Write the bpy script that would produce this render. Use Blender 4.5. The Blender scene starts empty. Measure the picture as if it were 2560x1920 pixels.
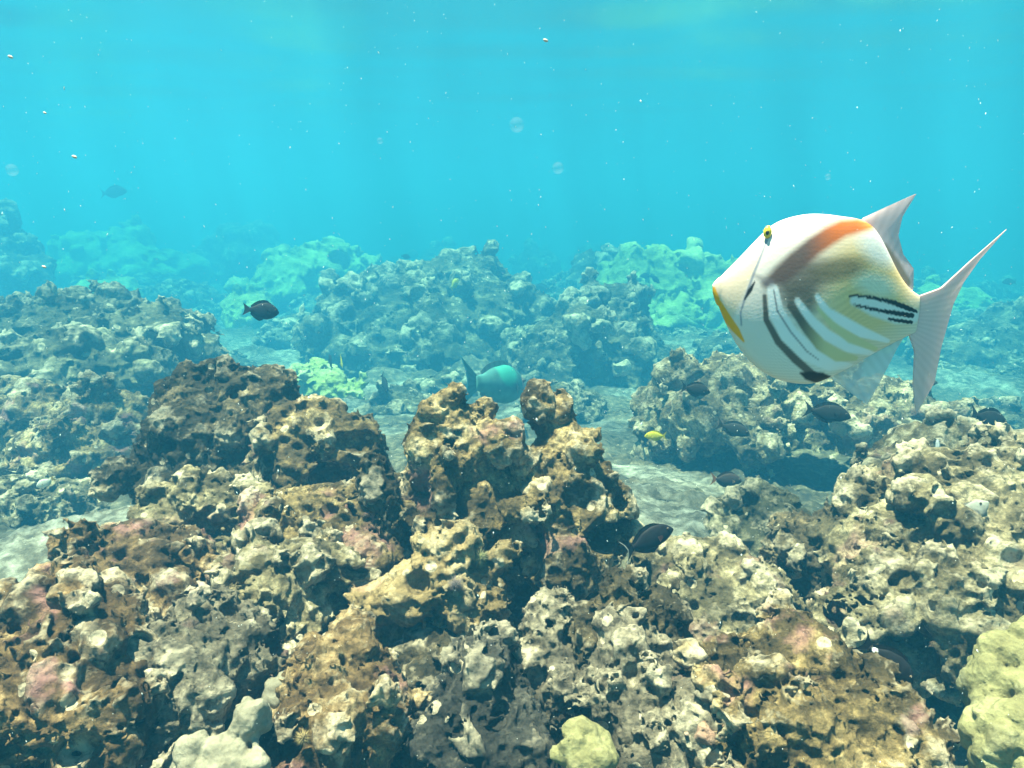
import bpy, math, random
import numpy as np
from mathutils import Vector

S = bpy.context.scene
R = math.radians
COL = S.collection

# ------------------------------------------------------------------ camera
F = 1828.0                      # focal length in photo pixels (2560 wide)
PITCH = R(13.5)
CAM = np.array([0.0, 0.0, 1.0])
cam_d = bpy.data.cameras.new('camera')
cam = bpy.data.objects.new('camera', cam_d)
COL.objects.link(cam)
cam_d.sensor_width = 36.0
cam_d.lens = 36.0 * F / 2560.0
cam_d.clip_start = 0.02
cam_d.clip_end = 400.0
cam.location = CAM
cam.rotation_euler = (R(90) - PITCH, 0, 0)
S.camera = cam
FW = np.array([0, math.cos(PITCH), -math.sin(PITCH)])
UP = np.array([0, math.sin(PITCH), math.cos(PITCH)])
RT = np.array([1.0, 0, 0])

def P(px, py, D):
    return CAM + D * (FW + RT * (px - 1280) / F - UP * (py - 960) / F)

# ------------------------------------------------------------------ light
SUN = Vector((-0.20, -0.02, 0.97)).normalized()      # towards the sun
sun_d = bpy.data.lights.new('sun', 'SUN')
sun_d.energy = 5.0
sun_d.angle = R(0.6)
sun_d.color = (1.0, 0.85, 0.64)
sun = bpy.data.objects.new('sun', sun_d)
COL.objects.link(sun)
sun.location = (0, 0, 20)
sun.rotation_euler = SUN.to_track_quat('Z', 'Y').to_euler()
W = bpy.data.worlds.new('World')
S.world = W
W.use_nodes = True
wn = W.node_tree
sky = wn.nodes.new('ShaderNodeTexSky')
sky.sky_type = 'NISHITA'
sky.sun_disc = False
sky.sun_elevation = math.asin(SUN.z)
sky.sun_rotation = math.atan2(SUN.x, SUN.y)
bg = wn.nodes['Background']
wn.links.new(sky.outputs[0], bg.inputs[0])
bg.inputs[1].default_value = 0.05
S.view_settings.view_transform = 'Standard'
S.view_settings.look = 'None'
S.view_settings.exposure = 2.5
S.view_settings.gamma = 1.0
S.cycles.use_denoising = True
S.cycles.max_bounces = 8
S.cycles.diffuse_bounces = 1
S.cycles.glossy_bounces = 3
S.cycles.volume_bounces = 1
S.cycles.transparent_max_bounces = 12
S.cycles.sample_clamp_indirect = 4.0

# ------------------------------------------------------------------ tagging
def tag(o, label=None, cat=None, group=None, kind=None):
    if label: o['label'] = label
    if cat: o['category'] = cat
    if group: o['group'] = group
    if kind: o['kind'] = kind
    return o

def mesh_obj(name, v, f, mat, parent=None, smooth=True, loc=None):
    me = bpy.data.meshes.new(name)
    v = np.asarray(v, dtype=np.float32)
    if isinstance(f, np.ndarray):
        n = f.shape[1]
        me.vertices.add(len(v)); me.vertices.foreach_set('co', v.ravel())
        me.loops.add(f.size); me.loops.foreach_set('vertex_index', f.astype(np.int32).ravel())
        me.polygons.add(len(f))
        me.polygons.foreach_set('loop_start', np.arange(0, f.size, n, dtype=np.int32))
        me.update(calc_edges=True)
        me.validate()
    else:
        me.from_pydata([tuple(q) for q in v.tolist()], [], f)
    me.polygons.foreach_set('use_smooth', np.full(len(me.polygons), smooth))
    me.materials.append(mat)
    o = bpy.data.objects.new(name, me)
    COL.objects.link(o)
    if parent is not None: o.parent = parent
    if loc is not None: o.location = loc
    return o

def empty(name, loc):
    o = bpy.data.objects.new(name, None)
    o.empty_display_size = 0.05
    COL.objects.link(o)
    o.location = loc
    return o

def vcol(o, name, c):
    a = o.data.attributes.new(name, 'FLOAT_COLOR', 'POINT')
    c = np.concatenate([np.asarray(c, np.float32), np.ones((len(c), 1), np.float32)], 1)
    a.data.foreach_set('color', c.ravel())

def vflt(o, name, c):
    a = o.data.attributes.new(name, 'FLOAT', 'POINT')
    a.data.foreach_set('value', np.asarray(c, np.float32))

# ------------------------------------------------------------------ noise
_rng = np.random.RandomState(7)
PERM = np.concatenate([_rng.permutation(256)] * 3).astype(np.int32)
GR = _rng.normal(size=(256, 3)).astype(np.float32)
GR /= np.linalg.norm(GR, axis=1, keepdims=True)
JT = (_rng.rand(256, 3).astype(np.float32) - 0.5)
RV = _rng.rand(256).astype(np.float32)

def hsh(a, b, c):
    return PERM[(PERM[(PERM[a & 255] + b) & 255] + c) & 255]

def gnoise(p):
    i = np.floor(p).astype(np.int32); f = (p - i).astype(np.float32)
    u = f * f * f * (f * (f * 6 - 15) + 10)
    out = 0
    for dx in (0, 1):
        wx = u[:, 0] if dx else 1 - u[:, 0]
        for dy in (0, 1):
            wy = u[:, 1] if dy else 1 - u[:, 1]
            for dz in (0, 1):
                wz = u[:, 2] if dz else 1 - u[:, 2]
                g = GR[hsh(i[:, 0] + dx, i[:, 1] + dy, i[:, 2] + dz)]
                out = out + wx * wy * wz * (g[:, 0] * (f[:, 0] - dx) + g[:, 1] * (f[:, 1] - dy) + g[:, 2] * (f[:, 2] - dz))
    return out * 1.5

def fbm(p, n=3):
    o = 0; a = 1.0
    for k in range(n):
        o = o + a * gnoise(p * (2.03 ** k) + 17.3 * k); a *= 0.5
    return o

def worley(p, jit=0.75):
    q = p - 0.5
    i = np.floor(q).astype(np.int32)
    best = np.full(len(p), 9.0, np.float32); sec = best.copy(); bid = np.zeros(len(p), np.int32)
    for dx in (0, 1):
        for dy in (0, 1):
            for dz in (0, 1):
                h = hsh(i[:, 0] + dx, i[:, 1] + dy, i[:, 2] + dz)
                c = i + np.array([dx, dy, dz]) + 0.5 + JT[h] * jit
                d = ((p - c) ** 2).sum(1)
                m = d < best
                sec = np.where(m, best, np.minimum(sec, d))
                best = np.where(m, d, best); bid = np.where(m, h, bid)
    return np.sqrt(best), np.sqrt(sec), bid

# ------------------------------------------------------------------ surface nets
def surface_nets(v, org, h):
    ins = v < 0
    cnt = np.zeros(tuple(s - 1 for s in v.shape), np.int8)
    sl = lambda d, n: slice(d, n - 1 + d)
    nx, ny, nz = v.shape
    for a in (0, 1):
        for b in (0, 1):
            for c in (0, 1):
                cnt += ins[sl(a, nx), sl(b, ny), sl(c, nz)]
    act = (cnt > 0) & (cnt < 8)
    idx = np.argwhere(act)
    vid = np.full(cnt.shape, -1, np.int32)
    vid[act] = np.arange(len(idx), dtype=np.int32)
    acc = np.zeros((len(idx), 3), np.float32); num = np.zeros(len(idx), np.float32)
    cs = [np.array(q) for q in ((0,0,0),(1,0,0),(0,1,0),(1,1,0),(0,0,1),(1,0,1),(0,1,1),(1,1,1))]
    cv = [v[idx[:, 0] + q[0], idx[:, 1] + q[1], idx[:, 2] + q[2]] for q in cs]
    for a, b in ((0,1),(2,3),(4,5),(6,7),(0,2),(1,3),(4,6),(5,7),(0,4),(1,5),(2,6),(3,7)):
        m = (cv[a] < 0) != (cv[b] < 0)
        den = np.where(m, cv[a] - cv[b], 1.0)
        t = np.where(m, cv[a] / den, 0.0)
        pt = cs[a][None] + t[:, None] * (cs[b] - cs[a])[None]
        acc += pt * m[:, None]; num += m
    verts = (idx + acc / num[:, None]) * h + org
    quads = []
    for ax in range(3):
        o1, o2 = (ax + 1) % 3, (ax + 2) % 3
        s0 = [slice(None)] * 3; s1 = [slice(None)] * 3
        s0[ax] = slice(0, v.shape[ax] - 1); s1[ax] = slice(1, v.shape[ax])
        for o_ in (o1, o2):
            s0[o_] = slice(1, v.shape[o_] - 1); s1[o_] = slice(1, v.shape[o_] - 1)
        A = ins[tuple(s0)]; B = ins[tuple(s1)]
        for flip, m in ((False, A & ~B), (True, ~A & B)):
            e = np.argwhere(m)
            if len(e) == 0: continue
            e[:, o1] += 1; e[:, o2] += 1
            q = []
            for d1, d2 in ((0, 0), (-1, 0), (-1, -1), (0, -1)):
                t = e.copy(); t[:, o1] += d1; t[:, o2] += d2
                q.append(vid[t[:, 0], t[:, 1], t[:, 2]])
            q = np.stack(q, 1)
            quads.append(q[:, ::-1] if flip else q)
    return verts.astype(np.float32), np.concatenate(quads)

def biggest(v, f):
    lab = np.arange(len(v))
    e = np.concatenate([f[:, [0, 1]], f[:, [1, 2]], f[:, [2, 3]], f[:, [3, 0]]])
    for _ in range(60):
        m = np.minimum(lab[e[:, 0]], lab[e[:, 1]])
        new = lab.copy()
        np.minimum.at(new, e[:, 0], m); np.minimum.at(new, e[:, 1], m)
        new = new[new]; new = new[new]
        if (new == lab).all(): break
        lab = new
    k = np.bincount(lab).argmax()
    keep = lab == k
    mp = np.cumsum(keep) - 1
    return v[keep], mp[f[keep[f].all(1)]], keep

def smin(a, b, k):
    h = np.clip(0.5 + 0.5 * (b - a) / k, 0, 1)
    return b + (a - b) * h - k * h * (1 - h)

def base_sdf(p, blobs, k, reach):
    d = np.full(len(p), 1e3, np.float32)
    for b in blobs:
        # only points within reach of this blob matter
        if b[0] == 'e':
            lo, hi = b[1] - b[2], b[1] + b[2]
        else:
            lo = np.minimum(b[1] - b[3], b[2] - b[4]); hi = np.maximum(b[1] + b[3], b[2] + b[4])
        lo = (lo - reach).astype(np.float32); hi = (hi + reach).astype(np.float32)
        m = np.flatnonzero((p[:, 0] > lo[0]) & (p[:, 0] < hi[0]) & (p[:, 2] > lo[2]) & (p[:, 2] < hi[2]) & (p[:, 1] > lo[1]) & (p[:, 1] < hi[1]))
        if len(m) == 0: continue
        pp = p[m]
        if b[0] == 'e':
            q = pp - b[1].astype(np.float32); r = b[2].astype(np.float32)
            q = q / r
            k0 = np.sqrt((q * q).sum(1)) + 1e-6
            q = q / r
            s = k0 * (k0 - 1) / (np.sqrt((q * q).sum(1)) + 1e-6)
        else:
            a = b[1].astype(np.float32); ab = b[2].astype(np.float32) - a
            q = pp - a
            t = np.clip((q @ ab) / (ab @ ab), 0, 1)
            q = q - t[:, None] * ab
            s = np.sqrt((q * q).sum(1)) - (b[3] + (b[4] - b[3]) * t)
        d[m] = smin(d[m], s.astype(np.float32), np.float32(k))
    return d

def r1g(p, kn, o):
    return gnoise(p * np.float32(0.75 / kn) + np.float32(o))

def rock_mesh(blobs, cuts, h, seed, kn=0.055, ka=0.016, ra=1.0, hole=0.085, hr=0.34, hp=0.5, warp=0.03, wf=7.0, rough=0.012, k=0.03, zmin=-0.06):
    """Blobs in world space -> surface of a craggy, pitted rock: verts, quads, knob attribute."""
    f32 = np.float32
    lo = np.min([np.minimum(b[1] - (b[2] if b[0] == 'e' else b[3]), (b[1] if b[0] == 'e' else b[2]) - (b[2] if b[0] == 'e' else b[4])) for b in blobs], 0)
    hi = np.max([np.maximum(b[1] + (b[2] if b[0] == 'e' else b[3]), (b[1] if b[0] == 'e' else b[2]) + (b[2] if b[0] == 'e' else b[4])) for b in blobs], 0)
    out = ka * 1.8 + rough * 0.8 + 2 * h
    mar = out + warp * 0.8
    lo = lo - mar; hi = hi + mar
    lo[2] = max(lo[2], zmin)
    lo = lo.astype(f32)
    B = 4
    nb = np.maximum(np.ceil((hi - lo) / (h * B)).astype(int), 2)
    n = nb * B + 1
    so = np.array([seed * 3.17 % 50, seed * 7.31 % 50, seed * 1.77 % 50], f32)
    g = np.stack(np.meshgrid(*[np.arange(m) for m in nb], indexing='ij'), -1).reshape(-1, 3)
    cd = base_sdf((lo + (g * B + B / 2) * h).astype(f32), blobs, k, mar + 2 * h * B + k)
    vals = np.repeat(np.repeat(np.repeat(cd.reshape(nb), B, 0), B, 1), B, 2)
    vals = np.pad(vals, ((0, 1),) * 3, mode='edge').astype(f32)
    ins = hole * hr * 1.3 + 0.012 * (h / 0.005)
    near = (cd < mar + h * B) & (cd > -(ins + warp * 0.8 + h * B))
    pm = np.repeat(np.repeat(np.repeat(near.reshape(nb), B, 0), B, 1), B, 2)
    pm = np.pad(pm, ((0, 1),) * 3, mode='edge')
    ii = np.argwhere(pm).astype(np.int32)
    p = (lo + ii * h).astype(f32)
    w = p
    if warp > 0:
        q = p * f32(wf) + so
        w = p + f32(warp) * np.stack([fbm(q, 2), fbm(q + f32(31.7), 2), fbm(q + f32(67.1), 2)], 1)
    d = base_sdf(w, blobs, k, mar + k)
    nn = (d < out) & (d > -ins)
    pn = p[nn]; dn = d[nn]
    q = pn / f32(kn)
    wv = q + f32(0.45) * np.stack([gnoise(q * f32(1.1) + so), gnoise(q * f32(1.1) + 13 + so), gnoise(q * f32(1.1) + 29 + so)], 1)
    # bulging knobs of uneven size
    f1, f2, cid = worley(wv * f32(0.62) + so, 0.8)
    kv = np.clip(1 - (f1 / 0.64) ** 2, 0, 1) * (0.1 + 1.25 * RV[cid])
    dn = dn - f32(ka * 1.45) * kv
    # sharp crests between cup shaped hollows
    g1, g2, gid = worley(wv * f32(1.25) + so + 5, 0.8)
    cr = np.clip(1 - (g2 - g1) / 0.42, 0, 1) ** 1.6
    dn = dn - f32(ka * 0.62 * ra) * (cr - 0.45) * (RV[(gid * 3 + 5) % 256] * 0.9 + 0.25)
    # crumbly roughness, ridged
    r1 = gnoise(q * f32(1.7) + so); r2 = gnoise(q * f32(3.9) + so + 7)
    dn = dn - f32(rough) * ((0.45 - np.abs(r1)) * 2.0 + (0.35 - np.abs(r2)) * 1.5)
    if hr > 0:
        f1h, _, hb = worley(pn / f32(hole) + f32(0.3) * (wv - q) + so + 11, 0.8)
        rr = hr * (0.45 + 0.85 * RV[(hb * 7 + 3) % 256]) * (RV[hb] < hp * 0.6)
        dn = np.where(rr > 0, -smin(-dn, -((rr - f1h) * hole), 0.1 * kn), dn)
        f1h, _, hb = worley(pn / f32(hole * 0.45) + f32(0.3) * (wv - q) + so + 23, 0.8)
        rr = hr * (0.45 + 0.8 * RV[(hb * 5 + 1) % 256]) * (RV[hb] < hp * 0.36)
        dn = np.where(rr > 0, -smin(-dn, -((rr - f1h) * hole * 0.45), 0.05 * kn), dn)
    d[nn] = dn
    if len(cuts):
        jit = f32(0.25) * np.stack([r1g(p, kn, 3.0), r1g(p, kn, 9.0), r1g(p, kn, 21.0)], 1)
    for c, r in cuts:
        c = c.astype(f32); r = r.astype(f32)
        m = np.flatnonzero((np.abs(p - c) < r * 1.4 + 0.03).all(1))
        if len(m) == 0: continue
        q = p[m] - c + jit[m] * r.min()
        q = q / r
        k0 = np.sqrt((q * q).sum(1)) + 1e-6
        q = q / r
        d[m] = np.maximum(d[m], -k0 * (k0 - 1) / (np.sqrt((q * q).sum(1)) + 1e-6))
    vals[pm] = d
    if len(cuts):
        ii2 = np.argwhere(~pm & (vals < 0)).astype(np.int32)
        p2 = lo + ii2 * f32(h)
        hit = np.zeros(len(p2), bool)
        for c, r in cuts: hit |= (((p2 - c) / r) ** 2).sum(1) < 0.85
        z = ii2[hit]; vals[z[:, 0], z[:, 1], z[:, 2]] = h
    pk = np.zeros(vals.shape, f32)
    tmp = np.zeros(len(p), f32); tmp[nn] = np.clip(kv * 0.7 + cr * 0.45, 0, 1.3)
    pk[pm] = tmp
    for ax in range(3):
        for e in (0, -1):
            sl_ = [slice(None)] * 3; sl_[ax] = e
            vals[tuple(sl_)] = np.maximum(vals[tuple(sl_)], h)
    v, f = surface_nets(vals, lo, h)
    v, f, keep = biggest(v, f)
    ci = np.clip(np.round((v - lo) / h).astype(int), 0, np.array(vals.shape) - 1)
    return v, f, pk[ci[:, 0], ci[:, 1], ci[:, 2]]

# ------------------------------------------------------------------ materials
def newmat(name):
    m = bpy.data.materials.new(name); m.use_nodes = True
    nt = m.node_tree
    b = nt.nodes['Principled BSDF']
    return m, nt, b

def N(nt, t, **kw):
    n = nt.nodes.new(t)
    for k_, v_ in kw.items(): setattr(n, k_, v_)
    return n

def L(nt, a, b): nt.links.new(a, b)

def ramp(nt, stops, fac):
    r = N(nt, 'ShaderNodeValToRGB')
    cr = r.color_ramp
    while len(cr.elements) < len(stops): cr.elements.new(0.5)
    for e, (p_, c_) in zip(cr.elements, stops):
        e.position = p_; e.color = (*c_, 1)
    L(nt, fac, r.inputs[0])
    return r.outputs[0]

def noise(nt, vec, scale, detail=4.0, rough=0.55):
    n = N(nt, 'ShaderNodeTexNoise')
    n.inputs['Scale'].default_value = scale; n.inputs['Detail'].default_value = detail; n.inputs['Roughness'].default_value = rough
    L(nt, vec, n.inputs['Vector'])
    return n.outputs['Fac']

def mix(nt, fac, a, b):
    m = N(nt, 'ShaderNodeMix', data_type='RGBA')
    for s, x in ((m.inputs[0], fac), (m.inputs[6], a), (m.inputs[7], b)):
        if hasattr(x, 'is_linked'): L(nt, x, s)
        elif isinstance(x, (int, float)): s.default_value = x
        else: s.default_value = (*x, 1)
    return m.outputs[2]

def rock_mat(name, pal, spot=(0.74, 0.62, 0.44), pink=0.0, tip=0.6, bump=0.9, sc=1.0):
    m, nt, b = newmat(name)
    tc = N(nt, 'ShaderNodeTexCoord'); v = tc.outputs['Object']
    n1 = noise(nt, v, 9 * sc, 6, 0.68)
    c = ramp(nt, [(0.37, pal[0]), (0.47, pal[1]), (0.56, pal[2]), (0.67, pal[3])], n1)
    n2 = noise(nt, v, 55 * sc, 5, 0.7)
    c = mix(nt, ramp(nt, [(0.42, (0, 0, 0)), (0.62, (0.75,) * 3)], n2), c, pal[1])
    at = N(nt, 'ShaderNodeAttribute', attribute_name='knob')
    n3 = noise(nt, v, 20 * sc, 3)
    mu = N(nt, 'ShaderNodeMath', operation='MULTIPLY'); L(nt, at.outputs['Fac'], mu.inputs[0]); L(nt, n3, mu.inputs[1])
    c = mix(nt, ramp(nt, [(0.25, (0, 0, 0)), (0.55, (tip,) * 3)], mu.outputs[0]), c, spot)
    vo = N(nt, 'ShaderNodeTexVoronoi'); vo.inputs['Scale'].default_value = 30 * sc; L(nt, v, vo.inputs['Vector'])
    sp = N(nt, 'ShaderNodeMath', operation='GREATER_THAN'); sp.inputs[1].default_value = 0.80; L(nt, vo.outputs['Color'], sp.inputs[0])
    sd = N(nt, 'ShaderNodeMath', operation='LESS_THAN'); sd.inputs[1].default_value = 0.34; L(nt, vo.outputs['Distance'], sd.inputs[0])
    sm = N(nt, 'ShaderNodeMath', operation='MULTIPLY'); L(nt, sp.outputs[0], sm.inputs[0]); L(nt, sd.outputs[0], sm.inputs[1])
    sm2 = N(nt, 'ShaderNodeMath', operation='MULTIPLY'); L(nt, sm.outputs[0], sm2.inputs[0]); L(nt, n2, sm2.inputs[1])
    c = mix(nt, sm2.outputs[0], c, spot)
    if pink > 0:
        n4 = noise(nt, v, 7.3 * sc, 4)
        c = mix(nt, ramp(nt, [(0.58, (0, 0, 0)), (0.66, (pink,) * 3)], n4), c, (0.42, 0.20, 0.19))
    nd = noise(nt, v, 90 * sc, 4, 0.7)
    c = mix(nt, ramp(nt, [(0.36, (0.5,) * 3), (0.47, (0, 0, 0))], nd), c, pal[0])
    L(nt, c, b.inputs['Base Color'])
    b.inputs['Roughness'].default_value = 0.85
    b.inputs['Specular IOR Level'].default_value = 0.15
    bp = N(nt, 'ShaderNodeBump'); bp.inputs['Strength'].default_value = bump; bp.inputs['Distance'].default_value = 0.016 / sc
    nb = noise(nt, v, 42 * sc, 8, 0.72)
    L(nt, nb, bp.inputs['Height'])
    b2 = N(nt, 'ShaderNodeBump'); b2.inputs['Strength'].default_value = bump * 0.7; b2.inputs['Distance'].default_value = 0.006 / sc
    v2 = N(nt, 'ShaderNodeTexVoronoi'); v2.inputs['Scale'].default_value = 75 * sc; L(nt, v, v2.inputs['Vector'])
    L(nt, v2.outputs['Distance'], b2.inputs['Height']); L(nt, bp.outputs[0], b2.inputs['Normal']); L(nt, b2.outputs[0], b.inputs['Normal'])
    return m

BROWN = ((0.022, 0.017, 0.009), (0.080, 0.055, 0.024), (0.29, 0.20, 0.085), (0.66, 0.50, 0.27))
DARK = ((0.015, 0.013, 0.008), (0.040, 0.031, 0.017), (0.105, 0.078, 0.040), (0.30, 0.22, 0.12))
PALE = ((0.036, 0.029, 0.016), (0.11, 0.086, 0.045), (0.33, 0.265, 0.15), (0.60, 0.51, 0.34))
OLIVE = ((0.026, 0.026, 0.014), (0.07, 0.065, 0.035), (0.17, 0.15, 0.085), (0.36, 0.32, 0.20))
GREEN = ((0.20, 0.25, 0.07), (0.32, 0.38, 0.11), (0.44, 0.51, 0.16), (0.54, 0.60, 0.24))
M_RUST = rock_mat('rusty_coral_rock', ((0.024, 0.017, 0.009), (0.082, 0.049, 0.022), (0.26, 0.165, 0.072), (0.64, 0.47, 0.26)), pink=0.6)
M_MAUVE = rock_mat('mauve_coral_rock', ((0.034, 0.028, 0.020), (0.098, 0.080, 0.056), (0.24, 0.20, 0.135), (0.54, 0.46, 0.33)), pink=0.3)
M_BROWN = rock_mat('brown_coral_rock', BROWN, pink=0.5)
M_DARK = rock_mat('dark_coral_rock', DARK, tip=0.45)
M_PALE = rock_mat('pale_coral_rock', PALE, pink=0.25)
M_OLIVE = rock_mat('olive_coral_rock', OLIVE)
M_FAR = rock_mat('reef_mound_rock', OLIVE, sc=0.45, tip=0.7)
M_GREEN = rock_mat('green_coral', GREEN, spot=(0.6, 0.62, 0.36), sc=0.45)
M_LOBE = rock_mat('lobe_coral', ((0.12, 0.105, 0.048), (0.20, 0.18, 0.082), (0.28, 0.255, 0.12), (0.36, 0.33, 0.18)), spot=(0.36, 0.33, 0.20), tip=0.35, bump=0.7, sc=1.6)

# ------------------------------------------------------------------ reef builders (all placed at real distances)
def dm(D):
    return D if D < 2.4 else 2.4 + (D - 2.4) * 3.2

def E(px, py, D, rx, ry, rd=None, dd=0.0):
    """ellipsoid seen at photo pixel px,py; rx, ry pixel radii at that distance, rd depth radius in the same unit"""
    D = dm(D); s = D / F
    return ('e', P(px, py, D + dd), np.array([rx * s, (rd if rd else (rx + ry) / 2) * s, ry * s]))

def C(x0, y0, x1, y1, D, r0, r1, d0=0.0, d1=0.0):
    D = dm(D); s = D / F
    return ('c', P(x0, y0, D + d0), P(x1, y1, D + d1), r0 * s, r1 * s)

def crags(blobs, cuts, seed, nl, nh):
    """Uneven lumps and stubs growing out of the rock, hollows eaten into its flanks."""
    rg = random.Random(seed * 13 + 1)
    new = list(blobs)
    for b in blobs:
        if b[0] != 'e': continue
        c, r = b[1], b[2]
        m = float(min(r))
        for _ in range(int(nl + rg.random())):
            a = rg.uniform(0, 2 * math.pi); z = rg.uniform(-0.35, 1.0); q = math.sqrt(max(0, 1 - z * z))
            n = np.array([q * math.cos(a), -abs(q * math.sin(a)) if rg.random() < 0.75 else q * math.sin(a), z])
            s0 = c + r * n * 0.92
            rad = m * rg.uniform(0.16, 0.42)
            if rg.random() < 0.62:
                d = n + np.array([rg.uniform(-.4, .4), rg.uniform(-.4, .4), rg.uniform(0, 1.0)])
                d /= np.linalg.norm(d)
                ln = rad * rg.uniform(0.9, 2.6)
                new.append(('c', s0 - d * rad * 0.4, s0 + d * ln, rad * 0.8, rad * rg.uniform(0.3, 0.7)))
            else:
                new.append(('e', s0, rad * np.array([rg.uniform(.8, 1.8), rg.uniform(.8, 1.5), rg.uniform(.5, 1.0)])))
        for _ in range(int(nh + rg.random())):
            a = rg.uniform(0, 2 * math.pi); z = rg.uniform(-0.7, 0.5); q = math.sqrt(1 - z * z)
            n = np.array([q * math.cos(a), -abs(q * math.sin(a)), z])
            rad = m * rg.uniform(0.2, 0.58)
            cuts.append(('e', c + r * n * 1.05, rad * np.array([rg.uniform(.8, 1.9), rg.uniform(.9, 1.6), rg.uniform(.6, 1.1)])))
    return new, cuts

def rock(name, label, cat, blobs, mat, h=0.006, seed=1, cuts=(), group=None, skirt=True, lumps=3.0, hollows=1.8, **kw):
    c = np.mean([b[1] for b in blobs], 0)
    Dm = float((c - CAM) @ FW)
    sc = 1.0 if Dm < 2.4 else Dm / (2.4 + (Dm - 2.4) / 3.2)
    gz = float(ground_z(np.array([c[0]]), np.array([c[1]]))[0])
    if skirt:
        lowest = min((b[1][2] - b[2][2]) if b[0] == 'e' else min(b[1][2] - b[3], b[2][2] - b[4]) for b in blobs)
        if lowest > gz - 0.02:
            w = np.ptp([b[1][0] for b in blobs]) / 2 + 0.06 * Dm / 1.5
            hh = (lowest - gz + 0.12) / 2 + 0.03
            blobs = list(blobs) + [('e', np.array([c[0], c[1] + 0.06, gz + hh - 0.06]), np.array([w * 0.7, 0.08 * Dm / 1.5 + 0.04, hh + 0.05]))]
    for q, dv in (('kn', 0.055), ('ka', 0.016), ('hole', 0.085), ('warp', 0.03), ('rough', 0.010), ('k', 0.03)):
        kw[q] = kw.get(q, dv) * sc
    kw['wf'] = kw.get('wf', 7.0) / sc
    blobs, cuts = crags(blobs, list(cuts), seed, lumps, hollows)
    kw['ka'] *= 1.55
    v, f, kv = rock_mesh(blobs, [(c_[1], c_[2]) for c_ in cuts], h * sc, seed, zmin=gz - 0.12, **kw)
    o0 = np.array([v[:, 0].mean(), v[:, 1].mean(), v[:, 2].min()])
    o = mesh_obj(name, v - o0, f, mat, loc=o0)
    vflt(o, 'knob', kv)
    tag(o, label, cat, group)
    return o

CAUSTIC_OFFSET = 96.25  # noise offset picked so the painted pools brighten chosen spots
# ------------------------------------------------------------------ sea bed, water
def ground_z(x, y):
    x = np.asarray(x, np.float32); y = np.asarray(y, np.float32)
    p = np.stack([x, y, np.zeros_like(x) + 3.1], -1).reshape(-1, 3)
    r = np.sqrt(p[:, 0] ** 2 + p[:, 1] ** 2)
    z = 0.10 * fbm(p * 0.55, 2) + 0.035 * fbm(p * 2.3 + 7, 3)
    far = np.maximum(r, 2.4)
    z += 1 - far / (2.4 + (far - 2.4) / 3.2)
    z += 0.30 * np.clip((r - 6) / 8, 0, 1) * fbm(p * 0.35 + 3, 3)
    z -= 0.008 * np.clip(r - 16, 0, 60)
    return (z).reshape(x.shape)

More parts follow.
